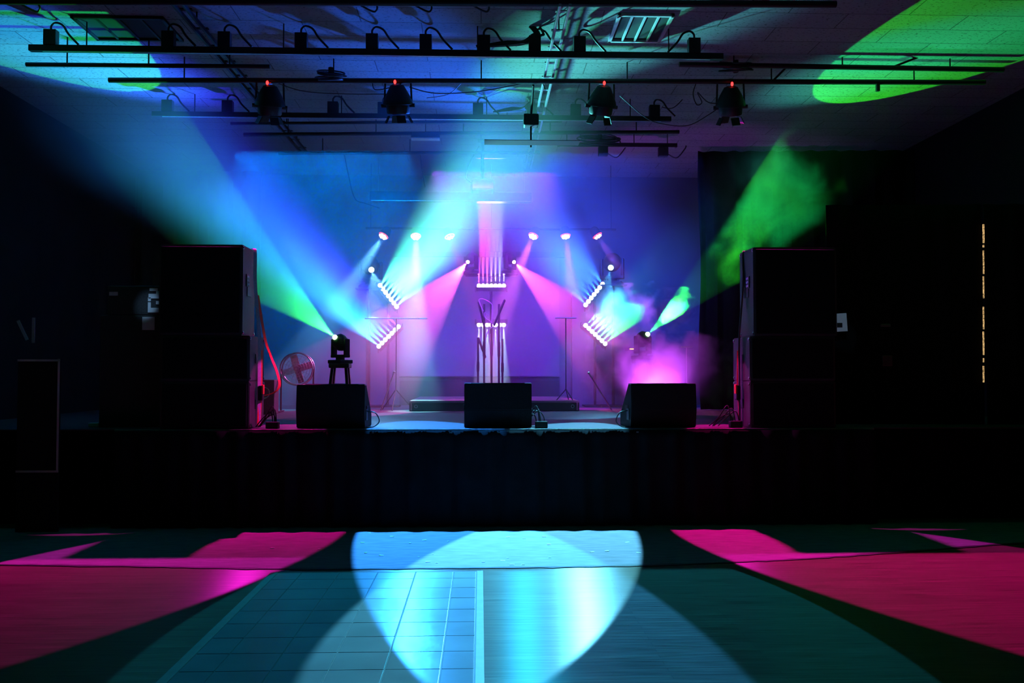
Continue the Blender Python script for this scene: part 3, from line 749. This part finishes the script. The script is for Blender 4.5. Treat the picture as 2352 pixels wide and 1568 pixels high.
# unseen lamps added to colour the wall and haze
def flood(name, loc, target, col, power, w_, spread):
    l = bpy.data.lights.new(name, 'AREA'); l.shape = 'RECTANGLE'; l.size = w_; l.size_y = .12; l.color = col; l.energy = power
    l.spread = math.radians(spread)
    o = bpy.data.objects.new(name, l); C.objects.link(o)
    loc = Vector(loc); d = (Vector(target) - loc).normalized(); x = d.cross(Vector((0, 0, 1))).normalized(); y = x.cross(d)
    o.matrix_world = Matrix.Translation(loc) @ Matrix((x, y, -d)).transposed().to_4x4()
flood('wall_fill_blue', (-2.2, 12.3, 4.62), (-2.0, 15.9, 2.0), (.0, .20, 1), 170, 2.4, 75)
flood('wall_fill_deepblue', (2.0, 12.3, 4.62), (1.9, 15.9, 2.2), (.02, .07, 1), 150, 2.2, 75)
flood('wall_fill_violet', (.2, 12.9, 4.5), (.2, 15.9, .6), (.34, .0, 1), 130, 1.8, 75)

# ------------------------------------------------------------------ haze
def volume(name, lo_, hi_, density_nodes, col=(1, 1, 1), aniso=.25):
    m = bpy.data.materials.new(name); m.use_nodes = True; nt = m.node_tree; nt.nodes.clear()
    out = nt.nodes.new('ShaderNodeOutputMaterial'); v = nt.nodes.new('ShaderNodeVolumeScatter')
    v.inputs['Color'].default_value = (*col, 1); v.inputs['Anisotropy'].default_value = aniso
    nt.links.new(v.outputs[0], out.inputs['Volume'])
    if isinstance(density_nodes, float): v.inputs['Density'].default_value = density_nodes
    else: nt.links.new(density_nodes(nt), v.inputs['Density'])
    c = [(lo_[i] + hi_[i]) / 2 for i in range(3)]; d = [hi_[i] - lo_[i] for i in range(3)]
    o = MB().box((0, 0, 0), d).build(name, m); o.location = c
    o['kind'] = 'stuff'
    return o
def ramp(nt, sock, a, b, to0=0., to1=1.):
    r = nt.nodes.new('ShaderNodeMapRange'); r.interpolation_type = 'SMOOTHSTEP'
    for k, v_ in zip(('From Min', 'From Max', 'To Min', 'To Max'), (a, b, to0, to1)): r.inputs[k].default_value = v_
    nt.links.new(sock, r.inputs['Value']); return r.outputs[0]
def mul(nt, a, b):
    m_ = nt.nodes.new('ShaderNodeMath'); m_.operation = 'MULTIPLY'
    for i, s_ in enumerate((a, b)):
        if isinstance(s_, float): m_.inputs[i].default_value = s_
        else: nt.links.new(s_, m_.inputs[i])
    return m_.outputs[0]
def haze(nt):
    g = nt.nodes.new('ShaderNodeNewGeometry'); sp = nt.nodes.new('ShaderNodeSeparateXYZ')
    nt.links.new(g.outputs['Position'], sp.inputs[0])
    dx = ramp(nt, sp.outputs[0], 2.9, .9, .04, 1.)
    nz = nt.nodes.new('ShaderNodeTexNoise'); nz.inputs['Scale'].default_value = .9; nz.inputs['Detail'].default_value = 1
    nt.links.new(g.outputs['Position'], nz.inputs['Vector'])
    n = ramp(nt, nz.outputs[0], .3, .7, .6, 1.3)
    dy = ramp(nt, sp.outputs[1], 10.8, 14.6, .22, 1.35)
    # the haze layer sits higher than the deck and thins out towards the audience
    dz = ramp(nt, sp.outputs[2], 1.0, 2.1, .35, 1.)
    up_ = nt.nodes.new('ShaderNodeMath'); up_.operation = 'ADD'
    nt.links.new(dy, up_.inputs[0]); nt.links.new(ramp(nt, sp.outputs[2], 2.8, 4.4, 0., .30), up_.inputs[1])
    return mul(nt, mul(nt, mul(nt, dx, n), mul(nt, up_.outputs[0], dz)), .15)
hz = volume('haze', (XL + .01, 10.45, ZD + .02), (XR - .01, YB - .26, ZC - .02), haze)
tag(hz, 'thin theatre haze filling the air above the stage', 'haze')

def puff(name, c, r, dens, sc, thr, label, seedoff, det=5):
    def f(nt):
        tc = nt.nodes.new('ShaderNodeTexCoord'); mp = nt.nodes.new('ShaderNodeMapping')
        mp.inputs['Scale'].default_value = (1 / r[0], 1 / r[1], 1 / r[2])
        nt.links.new(tc.outputs['Object'], mp.inputs[0])
        g = nt.nodes.new('ShaderNodeVectorMath'); g.operation = 'LENGTH'; nt.links.new(mp.outputs[0], g.inputs[0])
        nz = nt.nodes.new('ShaderNodeTexNoise'); nz.inputs['Scale'].default_value = sc; nz.inputs['Detail'].default_value = det
        nz.inputs['Distortion'].default_value = .6
        mo = nt.nodes.new('ShaderNodeVectorMath'); mo.operation = 'ADD'; mo.inputs[1].default_value = (seedoff, seedoff * 2, 3)
        nt.links.new(tc.outputs['Object'], mo.inputs[0]); nt.links.new(mo.outputs[0], nz.inputs['Vector'])
        # noise minus radial falloff
        s1 = nt.nodes.new('ShaderNodeMath'); s1.operation = 'MULTIPLY_ADD'
        nt.links.new(g.outputs['Value'], s1.inputs[0]); s1.inputs[1].default_value = -.42; nt.links.new(nz.outputs[0], s1.inputs[2])
        return mul(nt, ramp(nt, s1.outputs[0], thr, thr + .22), float(dens))
    o = volume(name, tuple(c[i] - r[i] for i in range(3)), tuple(c[i] + r[i] for i in range(3)), f, aniso=.2)
    tag(o, label, 'smoke')
    return o
c = PY(1545, 868, 11.2)
puff('smoke_cloud', (c.x, 11.2, c.z), (1.15, .55, .60), 2.4, 3.2, .10, 'billowing violet smoke rising behind the right floor monitor', 1.3)
c = PY(1432, 730, 14.5)
puff('smoke_cloud', (c.x, 14.5, c.z), (.62, .55, .60), 1.6, 3.4, .10, 'green lit smoke beside the lower right led bar', 4.1)
c = PY(1745, 490, 11.0)
puff('smoke_cloud', (c.x, 11.0, c.z), (1.15, .7, 1.35), .22, 1.7, .20, 'drifting green smoke plume crossing in front of the right curtain', 7.7)
t = thing('added_uplight', 'added small black uplight on the deck, hidden behind the right wedge monitor', 'stage light', (2.05, 10.35, ZD + .006))  # unseen fixture added for the smoke lamp
MB().lathe((0, 0, .05), (-.05, .55, .6), [(0, .05), (.03, .07), (.10, .08), (.13, .085), (.12, .07)], 16).build('body', M['black'], t, True)
spot('smoke_fill_violet', (2.04, 10.48, 1.2), (2.25, 11.35, 1.66), (.60, .07, 1), 760, 38, .8, .05)  # added lamp that colours the smoke violet
_d = (Vector((5.003, 9.337, 5.1)) - HR).normalized(); _c = HR + _d * .55
puff('smoke_cloud', tuple(_c), (.36, .36, .32), 1.0, 5.5, .13, 'small wisp of bright green smoke just above the right moving head', 9.2)

exec_rest = True
# ------------------------------------------------------------------ things on the stage
# riser
a = PZ(940, 945, ZD); b = PZ(1322, 941, ZD)
rs = thing('stage_riser', 'low black platform with scuffed top at the back centre of the stage', 'riser', ((a.x + b.x) / 2, a.y, ZD + .006))
rw = b.x - a.x; rh = .155
MB().box((0, 1.2, rh - .012), (rw, 2.4, .024), None, .004).build('top', M['panelwood'], rs)
f = MB(); f.box((0, .02, rh / 2 - .01), (rw, .03, rh - .03)); f.box((0, 2.38, rh / 2 - .01), (rw, .03, rh - .03))
for s_ in (-1, 1): f.box((s_ * (rw / 2 - .015), 1.2, rh / 2 - .01), (.03, 2.36, rh - .03))
f.build('frame', M['black'], rs)
MB().box((0, -.001, rh - .014), (rw, .012, .03), None, .002).build('front_edge', M['steel'], rs)
for s_ in (-1, 1):
    MB().torus((s_ * (rw / 2 - .10), 0, .07), .022, .007, (0, 1, 0)).build('latch', M['steel'], rs)
    MB().box((s_ * (rw / 2 - .03), 0, .07), (.02, .012, .12)).build('corner_plate', M['steel'], rs)

# floor monitors
def monitor(px0, px1, ytop, yaw, label, cable_side=1):
    a = PY(px0, 985, YF + .05); b = PY(px1, 985, YF + .05); x = (a.x + b.x) / 2; w_ = b.x - a.x
    h_ = PY(px0, ytop, YF + .2).z - ZD - .008
    t = thing('floor_monitor', label, 'stage monitor', (x, YF + .12, ZD + .008), 'wedge monitors along the front of the stage')
    t.rotation_euler = (0, 0, yaw)
    prof = [(0.01, 0), (-.02, h_ * .4), (.0, h_), (.10, h_), (.42, h_ * .28), (.42, 0)]
    bm_ = MB().prism(prof, 'X', -w_ / 2, w_ / 2); bmesh.ops.bevel(bm_.bm, geom=list(bm_.bm.edges), offset=.008, segments=2, affect='EDGES')
    bm_.build('cabinet', M['wedge'], t)
    g = MB(); ang = math.atan2(h_ * .72, -.32)
    g.box((0, .268, h_ * .65), (w_ - .05, .46 * .98, .012), Matrix.Rotation(-math.atan2(h_ * .72, .32), 3, 'X')); g.build('grille', M['grille'], t)
    for s_ in (-1, 1):
        MB().box((s_ * (w_ / 2 - .035), .055, h_ - .004), (.07, .09, .016), None, .003).build('corner_bracket', M['galv'], t)
        MB().box((s_ * (w_ / 2 + .002), .16, h_ * .45), (.008, .12, .05), None, .003).build('handle', M['black'], t)
    MB().box((cable_side * (w_ / 2 + .004), .10, h_ * .30), (.01, .08, .12), None, .003).build('connector_panel', M['steel'], t)
    MB().tube([(cable_side * (w_ / 2 + .01), .10, h_ * .38), (cable_side * (w_ / 2 + .10), .08, h_ * .34), (cable_side * (w_ / 2 + .14), .08, h_ * .15), (cable_side * (w_ / 2 + .08), .08, .01), (cable_side * (w_ / 2 - .03), .09, .008)], .006).build('cable', M['cable'], t)
monitor(676, 836, 883, -.05, 'left black wedge monitor at the front edge of the stage')
monitor(1066, 1222, 880, 0, 'centre black wedge monitor at the front edge of the stage')
monitor(1450, 1606, 881, .12, 'right black wedge monitor at the front edge of the stage', -1)

# PA stacks
def cab(name, x0, x1, y0, dep, z0, z1, label, facing, group, logo=False, chamf=0.0):
    t = thing(name, label, 'loudspeaker', ((x0 + x1) / 2, y0, z0), group)
    w_ = x1 - x0; h_ = z1 - z0
    if chamf: bm_ = MB().prism([(-w_ / 2, 0), (w_ / 2, 0), (w_ / 2 - facing * 0 - (chamf if facing > 0 else 0), dep), (-w_ / 2 + (chamf if facing < 0 else 0), dep)], 'Z', 0, h_)
    else: bm_ = MB().prism([(-w_ / 2, 0), (w_ / 2, 0), (w_ / 2, dep), (-w_ / 2, dep)], 'Z', 0, h_)
    bmesh.ops.bevel(bm_.bm, geom=list(bm_.bm.edges), offset=.008, segments=2, affect='EDGES')
    bm_.build('cabinet', M['cab'], t)
    MB().box((0, -.008, h_ / 2), (w_ - .05, .016, h_ - .05), None, .005).build('grille', M['grille'], t)
    sx = facing * w_ / 2
    for zz in (.03, h_ - .03):
        for yy in (.03, dep - .03):
            MB().sphere((sx, yy, zz), .018, 10, (.5, 1, 1)).build('corner_cap', M['chrome'], t)
    MB().box((sx, dep * .5, h_ * .5), (.014, .16, .10), None, .005).build('handle', M['black'], t)
    if logo:
        MB().box((sx + facing * .004, dep * .35, h_ * .62), (.01, .10, .13), None, .003).build('connector_plate', M['black'], t)
        for r_ in range(3):
            for q in range(2):
                MB().cyl((sx + facing * .006, dep * .35 - .022 + q * .045, h_ * .62 - .04 + r_ * .04), (sx + facing * .016, dep * .35 - .022 + q * .045, h_ * .62 - .04 + r_ * .04), .015, n=12).build('connector', M['chrome'], t)
zt = PY(450, 560, YF).z; z1 = PY(450, 770, YF).z; zm = PY(450, 876, YF).z; z0 = ZD + .007
lx0 = PY(362, 700, YF).x; lx1 = PY(555, 700, YF).x; lsx = PY(573, 700, YF).x; lw0 = PY(366, 800, YF).x
cab('loudspeaker', lx0, lx1, YF + .03, .50, z1 + .004, zt, 'tall top loudspeaker of the left stack', 1, 'loudspeaker stacks', True)
cab('subwoofer', lw0, lsx, YF + .03, .62, zm + .003, z1, 'middle subwoofer of the left stack', 1, 'subwoofers in the stacks')
cab('subwoofer', lw0, lsx, YF + .03, .62, z0, zm, 'bottom subwoofer of the left stack', 1, 'subwoofers in the stacks')
rx0 = PY(1733, 700, YF).x; rx1 = PY(1925, 700, YF).x; rsx = PY(1723, 700, YF).x; rw1 = PY(1921, 800, YF).x
cab('loudspeaker', rx0, rx1, YF + .03, .50, z1 + .004, zt, 'tall top loudspeaker of the right stack', -1, 'loudspeaker stacks', True)
cab('subwoofer', rsx, rw1, YF + .03, .62, zm + .003, z1, 'middle subwoofer of the right stack', -1, 'subwoofers in the stacks')
cab('subwoofer', rsx, rw1, YF + .03, .62, z0, zm, 'bottom subwoofer of the right stack', -1, 'subwoofers in the stacks')

# ratchet straps down the stack sides
def straps(xf, sgn, label, two):
    t = thing('ratchet_strap', label, 'strap', (xf, YF + .3, ZD + .01))
    zt_, zm_ = zt - ZD - .01, z1 - ZD - .01
    o = sgn * .035
    MB().ribbon([(-sgn * .075, .1, zt_ + .004), (-sgn * .045, .09, zt_ - .03), (-sgn * .03, .05, zt_ * .8), (sgn * .03, -.0, zm_ + .02), (o, 0, zm_ * .7), (o, .0, .15), (o, 0, .02)], (.028, .03, 0)).build('webbing', M['strap_g'], t)
    MB().ribbon([(o + sgn * .006, .02, zm_ * .85), (o + sgn * .006, .03, zm_ * .5), (o + sgn * .006, .01, .3), (o, .0, .02)], (.03, .035, 0)).build('lower_webbing', M['strap_o'], t)
    MB().box((o + sgn * .02, 0, .36), (.05, .09, .16), None, .015).build('ratchet', M['black'], t)
    MB().box((o + sgn * .045, -.02, .40), (.02, .05, .10), None, .006).build('ratchet_handle', M['strap_o'], t)
    if two:
        MB().ribbon([(o - sgn * .05, .1, zt_ * .74), (o + sgn * .03, .1, zt_ * .5), (o + sgn * .09, .1, zm_ * .8), (o + sgn * .17, .08, zm_ * .6), (o + sgn * .20, .06, zm_ * .46), (o + sgn * .15, .04, zm_ * .38), (o + sgn * .03, .02, zm_ * .34)], (.02, .03, 0)).build('loose_tail', M['strap_o'], t)
straps(lsx, 1, 'grey and orange ratchet strap down the side of the left stack', True)
straps(rsx, -1, 'grey and orange ratchet strap down the side of the right stack', False)

# cable box + cables at the stack feet
def footbox(px, py, label):
    p = PZ(px, py, ZD + .006)
    t = thing('cable_box', label, 'cable box', (p.x, YF + .10, ZD + .007))
    MB().box((0, 0, .035), (.13, .10, .07), None, .01).build('body', M['black'], t)
    for k in range(4):
        a_ = random.uniform(-.05, .05)
        MB().tube([(a_, 0, .06), (a_ - .03, .03, .14 + .03 * k), (a_ - .12, .06, .10), (a_ - .2, .08 + .02 * k, .01)], .006).build('cable', M['cable'], t)
footbox(622, 985, 'small cable box with loose cables beside the left stack')
footbox(1660, 975, 'small cable box with loose cables beside the right stack')
footbox(1232, 972, 'small cable box with loose cable beside the centre monitor')

# stool under the left head, stand under the right head
def stool(base, label):
    t = thing('stool', label, 'stool', (base.x, base.y, ZD + .006)); h = base.z - ZD - .006
    MB().box((0, 0, h - .03), (.27, .27, .06), None, .015).build('seat', M['black'], t)
    for sx in (-1, 1):
        for sy in (-1, 1):
            MB().prism([(sx * .085 - .018, sy * .085 - .018), (sx * .085 + .018, sy * .085 - .018), (sx * .085 + .018, sy * .085 + .018), (sx * .085 - .018, sy * .085 + .018)], 'Z', h - .06, h - .05)
            lg_ = MB().cyl((sx * .09, sy * .09, h - .05), (sx * .15, sy * .15, 0), .026, .030, n=4).build('leg', M['black'], t)
    for sy in (-1, 1): MB().cyl((-.11, sy * .11, h * .6), (.11, sy * .11, h * .6), .012, n=8).build('stretcher', M['black'], t)
stool(LH, 'black four-legged stool under the left green moving head')
stool(RH, 'black four-legged stool under the right green moving head')
p = PY(1452, 801, 12.5)
ob = MB().box((0, 0, 0), (.055, .02, .014)).build('display', glow('amber_display', (1, .6, .05), 3)); ob.location = (p.x, RH.y - .12, p.z)
tag(ob, 'tiny lit amber display left of the right moving head', 'display')
MB_ = MB().box((p.x, RH.y, p.z), (.12, .2, .05), None, .01).build('power_supply', M['black'])
tag(MB_, 'small dark box carrying the amber display', 'box')

# drum fan on the left
p = PY(683, 847, 13.2)
t = thing('drum_fan', 'round caged fan standing in the blue haze left of the stool', 'fan', (p.x, 13.2, ZD + .006))
zc = p.z - ZD - .006; R_ = .235
f = MB(); f.torus((0, -.07, zc), R_, .010, (0, 1, 0), 40); f.torus((0, .07, zc), R_, .010, (0, 1, 0), 40)
f.build('rim', M['galv'], t)
f = MB()
for k in range(1, 6): f.torus((0, -.08, zc), R_ * k / 6, .003, (0, 1, 0), 32, 5)
for k in range(16): f.cyl((0, -.08, zc), (R_ * math.cos(k * PI / 8), -.075, zc + R_ * math.sin(k * PI / 8)), .0025, n=4)
f.build('guard', M['galv'], t)
for k in range(4):
    a_ = k * PI / 2 + .3
    rot = Matrix.Rotation(-a_, 3, 'Y') @ Matrix.Rotation(.5, 3, 'X')
    MB().box((R_ * .5 * math.cos(a_), 0, zc + R_ * .5 * math.sin(a_)), (R_ * .8, .006, .11), rot, .002).build('blade', M['steel'], t)
MB().cyl((0, -.05, zc), (0, .1, zc), .045, n=16).build('motor', M['black'], t)
f = MB()
for s_ in (-1, 1): f.cyl((s_ * R_, 0, zc), (s_ * R_, 0, .02), .012); f.cyl((s_ * R_, -.18, .014), (s_ * R_, .18, .014), .012)
f.build('stand_frame', M['black'], t)
p = PY(612, 905, 12.6)
t = thing('small_speaker', 'small box speaker on the deck beside the left stack', 'speaker', (p.x, 12.6, ZD + .006))
MB().box((0, 0, .24), (.28, .28, .48), None, .012).build('cabinet', M['cab'], t)
MB().torus((0, -.142, .30), .075, .008, (0, 1, 0)).build('cone_ring', M['galv'], t)

# mic stands grouped at the centre on the riser
def mic_stand(px, Y, ytop, ydir, label, booms):
    p = PY(px, ytop, Y); zb = ZD + .006 + .155
    t = thing('microphone_stand', label, 'microphone stand', (p.x, Y, zb)); h = p.z - zb
    MB().cyl((0, 0, .02), (0, 0, h), .018, n=10).build('pole', M['black'], t)
    MB().cyl((0, 0, h * .45), (0, 0, h * .6), .025, n=10).build('clutch', M['black'], t)
    MB().cyl((0, 0, 0), (0, 0, .025), .12, .11, n=24).build('base', M['black'], t)
    for (x0, z0_, x1, z1_) in booms:
        MB().cyl((x0, -.02, h + z0_), (x1, -.03, h + z1_), .018, n=8).build('boom', M['black'], t)
        MB().sphere((x1, -.03, h + z1_), .016, 10).build('knob', M['chrome'], t)
Ym = 14.3
mic_stand(1112, Ym, 698, 0, 'leftmost black stand of the centre group', [(0, -.35, -.09, .03)])
mic_stand(1129, Ym + .18, 698, 0, 'middle black stand of the centre group, half hidden', [])
mic_stand(1146, Ym, 698, 0, 'right black stand of the centre group with a leaning boom', [(-.08, -.35, .09, .06)])
mic_stand(1154, Ym + .1, 778, 0, 'short rightmost stand of the centre group', [])
mic_stand(1098, Ym + .1, 775, 0, 'short leftmost stand of the centre group with slanting rod', [(0, 0, .12, -.32)])
def sl2(pts, Y, r, lab, m='cable'):
    tag(MB().tube([PY(x, y, Y) for x, y in pts], r, n=7).build('hanging_cable', M[m], smooth=True), lab, 'cable')
sl2([(1110, 714), (1102, 697), (1100, 689), (1106, 686), (1118, 690), (1128, 697), (1131, 705), (1129, 740)], Ym - .06, .008, 'stiff pink-lit cable loop above the centre stands', 'strap_g')
sl2([(1122, 724), (1114, 718), (1112, 722), (1116, 731), (1126, 738), (1134, 748), (1122, 758), (1117, 775)], Ym - .08, .006, 'small cable curl hanging among the centre stands', 'strap_g')
# thin bars either side at riser height
def hstand(px0, px1, py, Y, label, lean):
    a = PY(px0, py, Y); b = PY(px1, py, Y); xm = (a.x + b.x) / 2
    t = thing('cymbal_stand', label, 'stand', (xm, Y, ZD + .006)); h = a.z - ZD - .006
    MB().cyl((a.x - xm, 0, h), (b.x - xm, 0, h), .009, n=8).build('cross_bar', M['chrome'], t)
    MB().cyl((0, 0, .3), (0, 0, h), .008, n=8).build('pole', M['black'], t)
    for k in range(3): MB().cyl((0, 0, .32), (.28 * math.cos(2.1 * k + lean), .28 * math.sin(2.1 * k + lean), 0.008), .008, n=8).build('leg', M['black'], t)
hstand(838, 982, 731, 13.8, 'thin stand with a bright level bar left of the pink beam', .4)
hstand(1275, 1324, 730, 13.8, 'thin stand with a short red-lit level bar right of the screen', 1.2)
for (xa, ya, xb, yb, Y, lab) in ((905, 854, 940, 916, 13.3, 'thin pale rod leaning against the left end of the riser'), (1352, 856, 1328, 918, 13.3, 'thin dim rod leaning against the right end of the riser')):
    a = PY(xa, ya, Y); b = PZ(xb, yb, ZD + .012 + .16 if 0 else ZD + .02); b = Vector((b.x, min(b.y, 13.6), ZD + .012))
    t = thing('leaning_rod', lab, 'rod', b)
    MB().cyl((0, 0, .004), a - b, .010, n=8).build('rod', M['galv'], t); MB().sphere(a - b, .02, 8).build('tip', M['chrome'], t)
# stand right rear
p = PY(1577, 797, 12.9)
t = thing('tee_stand', 'thin T-topped stand in the violet smoke left of the right curtain', 'stand', (p.x, 12.9, ZD + .006)); h = p.z - ZD - .006
MB().cyl((0, 0, 0), (0, 0, h), .012, n=10).build('pole', M['galv'], t); MB().cyl((-.08, 0, h), (.08, 0, h), .012, n=8).build('cross_bar', M['galv'], t)
MB().cyl((0, 0, 0), (0, 0, .02), .13, n=20).build('base', M['black'], t)

# ------------------------------------------------------------------ dark left side
p0 = PY(230, 722, 9.6); p1 = PY(358, 655, 9.6)
spot('fill_spot', (-2.6, 6.2, 4.95), PY(335, 690, 9.6), (.3, .6, 1), 330, 1.9, 1, .02)  # added unseen spot that brightens the rack panels
spot('fill_spot', (3.0, 6.2, 4.95), PY(1940, 738, 9.8), (.35, .65, 1), 120, 2.0, .5, .02)  # added unseen spot that brightens the paper notice
rk = thing('amplifier_rack', 'black rack case with pale panels, left of the left stack', 'rack case', ((p0.x + p1.x) / 2 + .1, 9.7, p0.z))
w_ = p1.x - p0.x + .1; h_ = p1.z - p0.z
MB().box((0, .2, h_ / 2), (w_, .5, h_), None, .012).build('case', M['cab'], rk)
pn = MB(); xx = w_ / 2 - .185
for (dx, dz, sx, sz) in ((0, .05, .12, .05), (-.045, .11, .03, .07), (.05, .13, .05, .035), (0, .2, .11, .05), (-.045, .16, .03, .05), (.05, .24, .05, .03), (0, .27, .09, .03)):
    pn.box((xx + dx, -.058, dz), (sx, .008, sz))
pn.build('front_panel', M['white'], rk)
pn = MB().box((-w_ / 2 + .07, -.058, h_ * .72), (.09, .008, .04)).build('badge', M['white'], rk)
zc = p0.z
tag(MB().box((rk.location.x - .05, 9.95, ZD + (zc - ZD) / 2), (.72, .6, zc - ZD - .004), None, .012).build('equipment_case', M['cab']), 'tall black equipment case beneath the amplifier rack', 'case')
p = PY(337, 742, 9.6)
tag(MB().box((p.x, 9.649, p.z), (.13, .006, .14)).build('notice', M['paper']), 'small pale sheet on the case just below the amplifier rack', 'notice')
# leaning framed board at far left
a = PY(66, 825, 9.0); b = PY(120, 1046, 8.9)
t = thing('framed_board', 'dark board with thin pale frame standing at the far left', 'board', (a.x + .06, 9.1, 0.006))
bw = PY(118, 900, 9.0).x - PY(20, 900, 9.0).x; H = a.z
MB().box((0, 0, H / 2), (bw, .03, H), None, .004).build('panel', M['blackmatte'], t)
f = MB(); f.box((0, -.02, H - .015), (bw, .012, .02)); f.box((bw / 2 - .01, -.02, H / 2 + .3), (.016, .012, H - .6)); f.box((0, -.02, .6), (bw, .012, .02))
f.build('frame', M['white'], t)
p = PY(182, 986, 9.4)
tag(MB().box((p.x, 9.75, ZD + .03), (.10, .08, .04), Matrix.Rotation(.2, 3, 'Z'), .004).build('label_plate', M['paper']), 'small pale plate low in the dark left of the stage', 'plate')
p = PY(28, 755, 9.0)
tb = MB().box((p.x - .05, 9.3, p.z), (.03, .01, .22), Matrix.Rotation(-.45, 3, 'Y')).box((p.x + .06, 9.3, p.z), (.03, .01, .26))
tag(tb.build('wall_sticker', M['strap_g']), 'faint angular purple mark on the dark left wall', 'sticker')
# right wall notice & outlets
p0 = PY(1926, 718, 9.75); p1 = PY(1955, 760, 9.75)
t = thing('notice', 'pale paper notice pinned to the black curtain right of the right stack', 'notice', ((p0.x + p1.x) / 2, 9.86, (p0.z + p1.z) / 2))
MB().box((0, 0, 0), (p1.x - p0.x, .004, p0.z - p1.z), Matrix.Rotation(-.06, 3, 'Y')).build('sheet', M['paper'], t)
MB().box((-.015, -.004, -.03), (.06, .003, .05)).build('dark_picture', M['blackmatte'], t)
for (x, y, w2, h2, lab) in ((2045, 828, .11, .12, 'dim square box on the dark right curtain below the notice'), (2041, 746, .11, .03, 'dim small plate above the square box on the right'), ):
    p = PY(x, y, 9.75)
    tag(MB().box((p.x, 9.83, p.z), (w2, .03, h2), None, .005).build('wall_box', M['steel']), lab, 'box')

# paper flecks on the painted floor
fl = [(848, 1224), (833, 1246), (900, 1232), (975, 1240), (942, 1247), (840, 1269), (876, 1275), (962, 1279), (994, 1272), (983, 1290), (1003, 1292), (1030, 1243), (1167, 1233), (1204, 1236), (1261, 1250), (1362, 1217), (1441, 1245), (1394, 1265), (1360, 1267), (1263, 1280), (1166, 1281), (1176, 1296), (1201, 1296), (1155, 1287), (1110, 1290), (1250, 1232), (1467, 1269), (626, 1258), (734, 1260)]
base_f = None
for i, (x, y) in enumerate(fl):
    p = PZ(x, y, 0.008)
    if base_f is None:
        base_f = MB().box((0, 0, .002), (.040, .022, .0035), None, .001).build('paper_fleck', M['paper']); o = base_f
    else: o = base_f.copy(); C.objects.link(o)
    s_ = random.choice((.5, .7, 1, 1)); o.location = (p.x, p.y, .0065); o.rotation_euler = (0, 0, random.uniform(-.6, .6)); o.scale = (s_, s_, 1)
    tag(o, 'tiny white paper fleck on the painted floor before the stage', 'paper scrap', 'paper flecks on the floor')
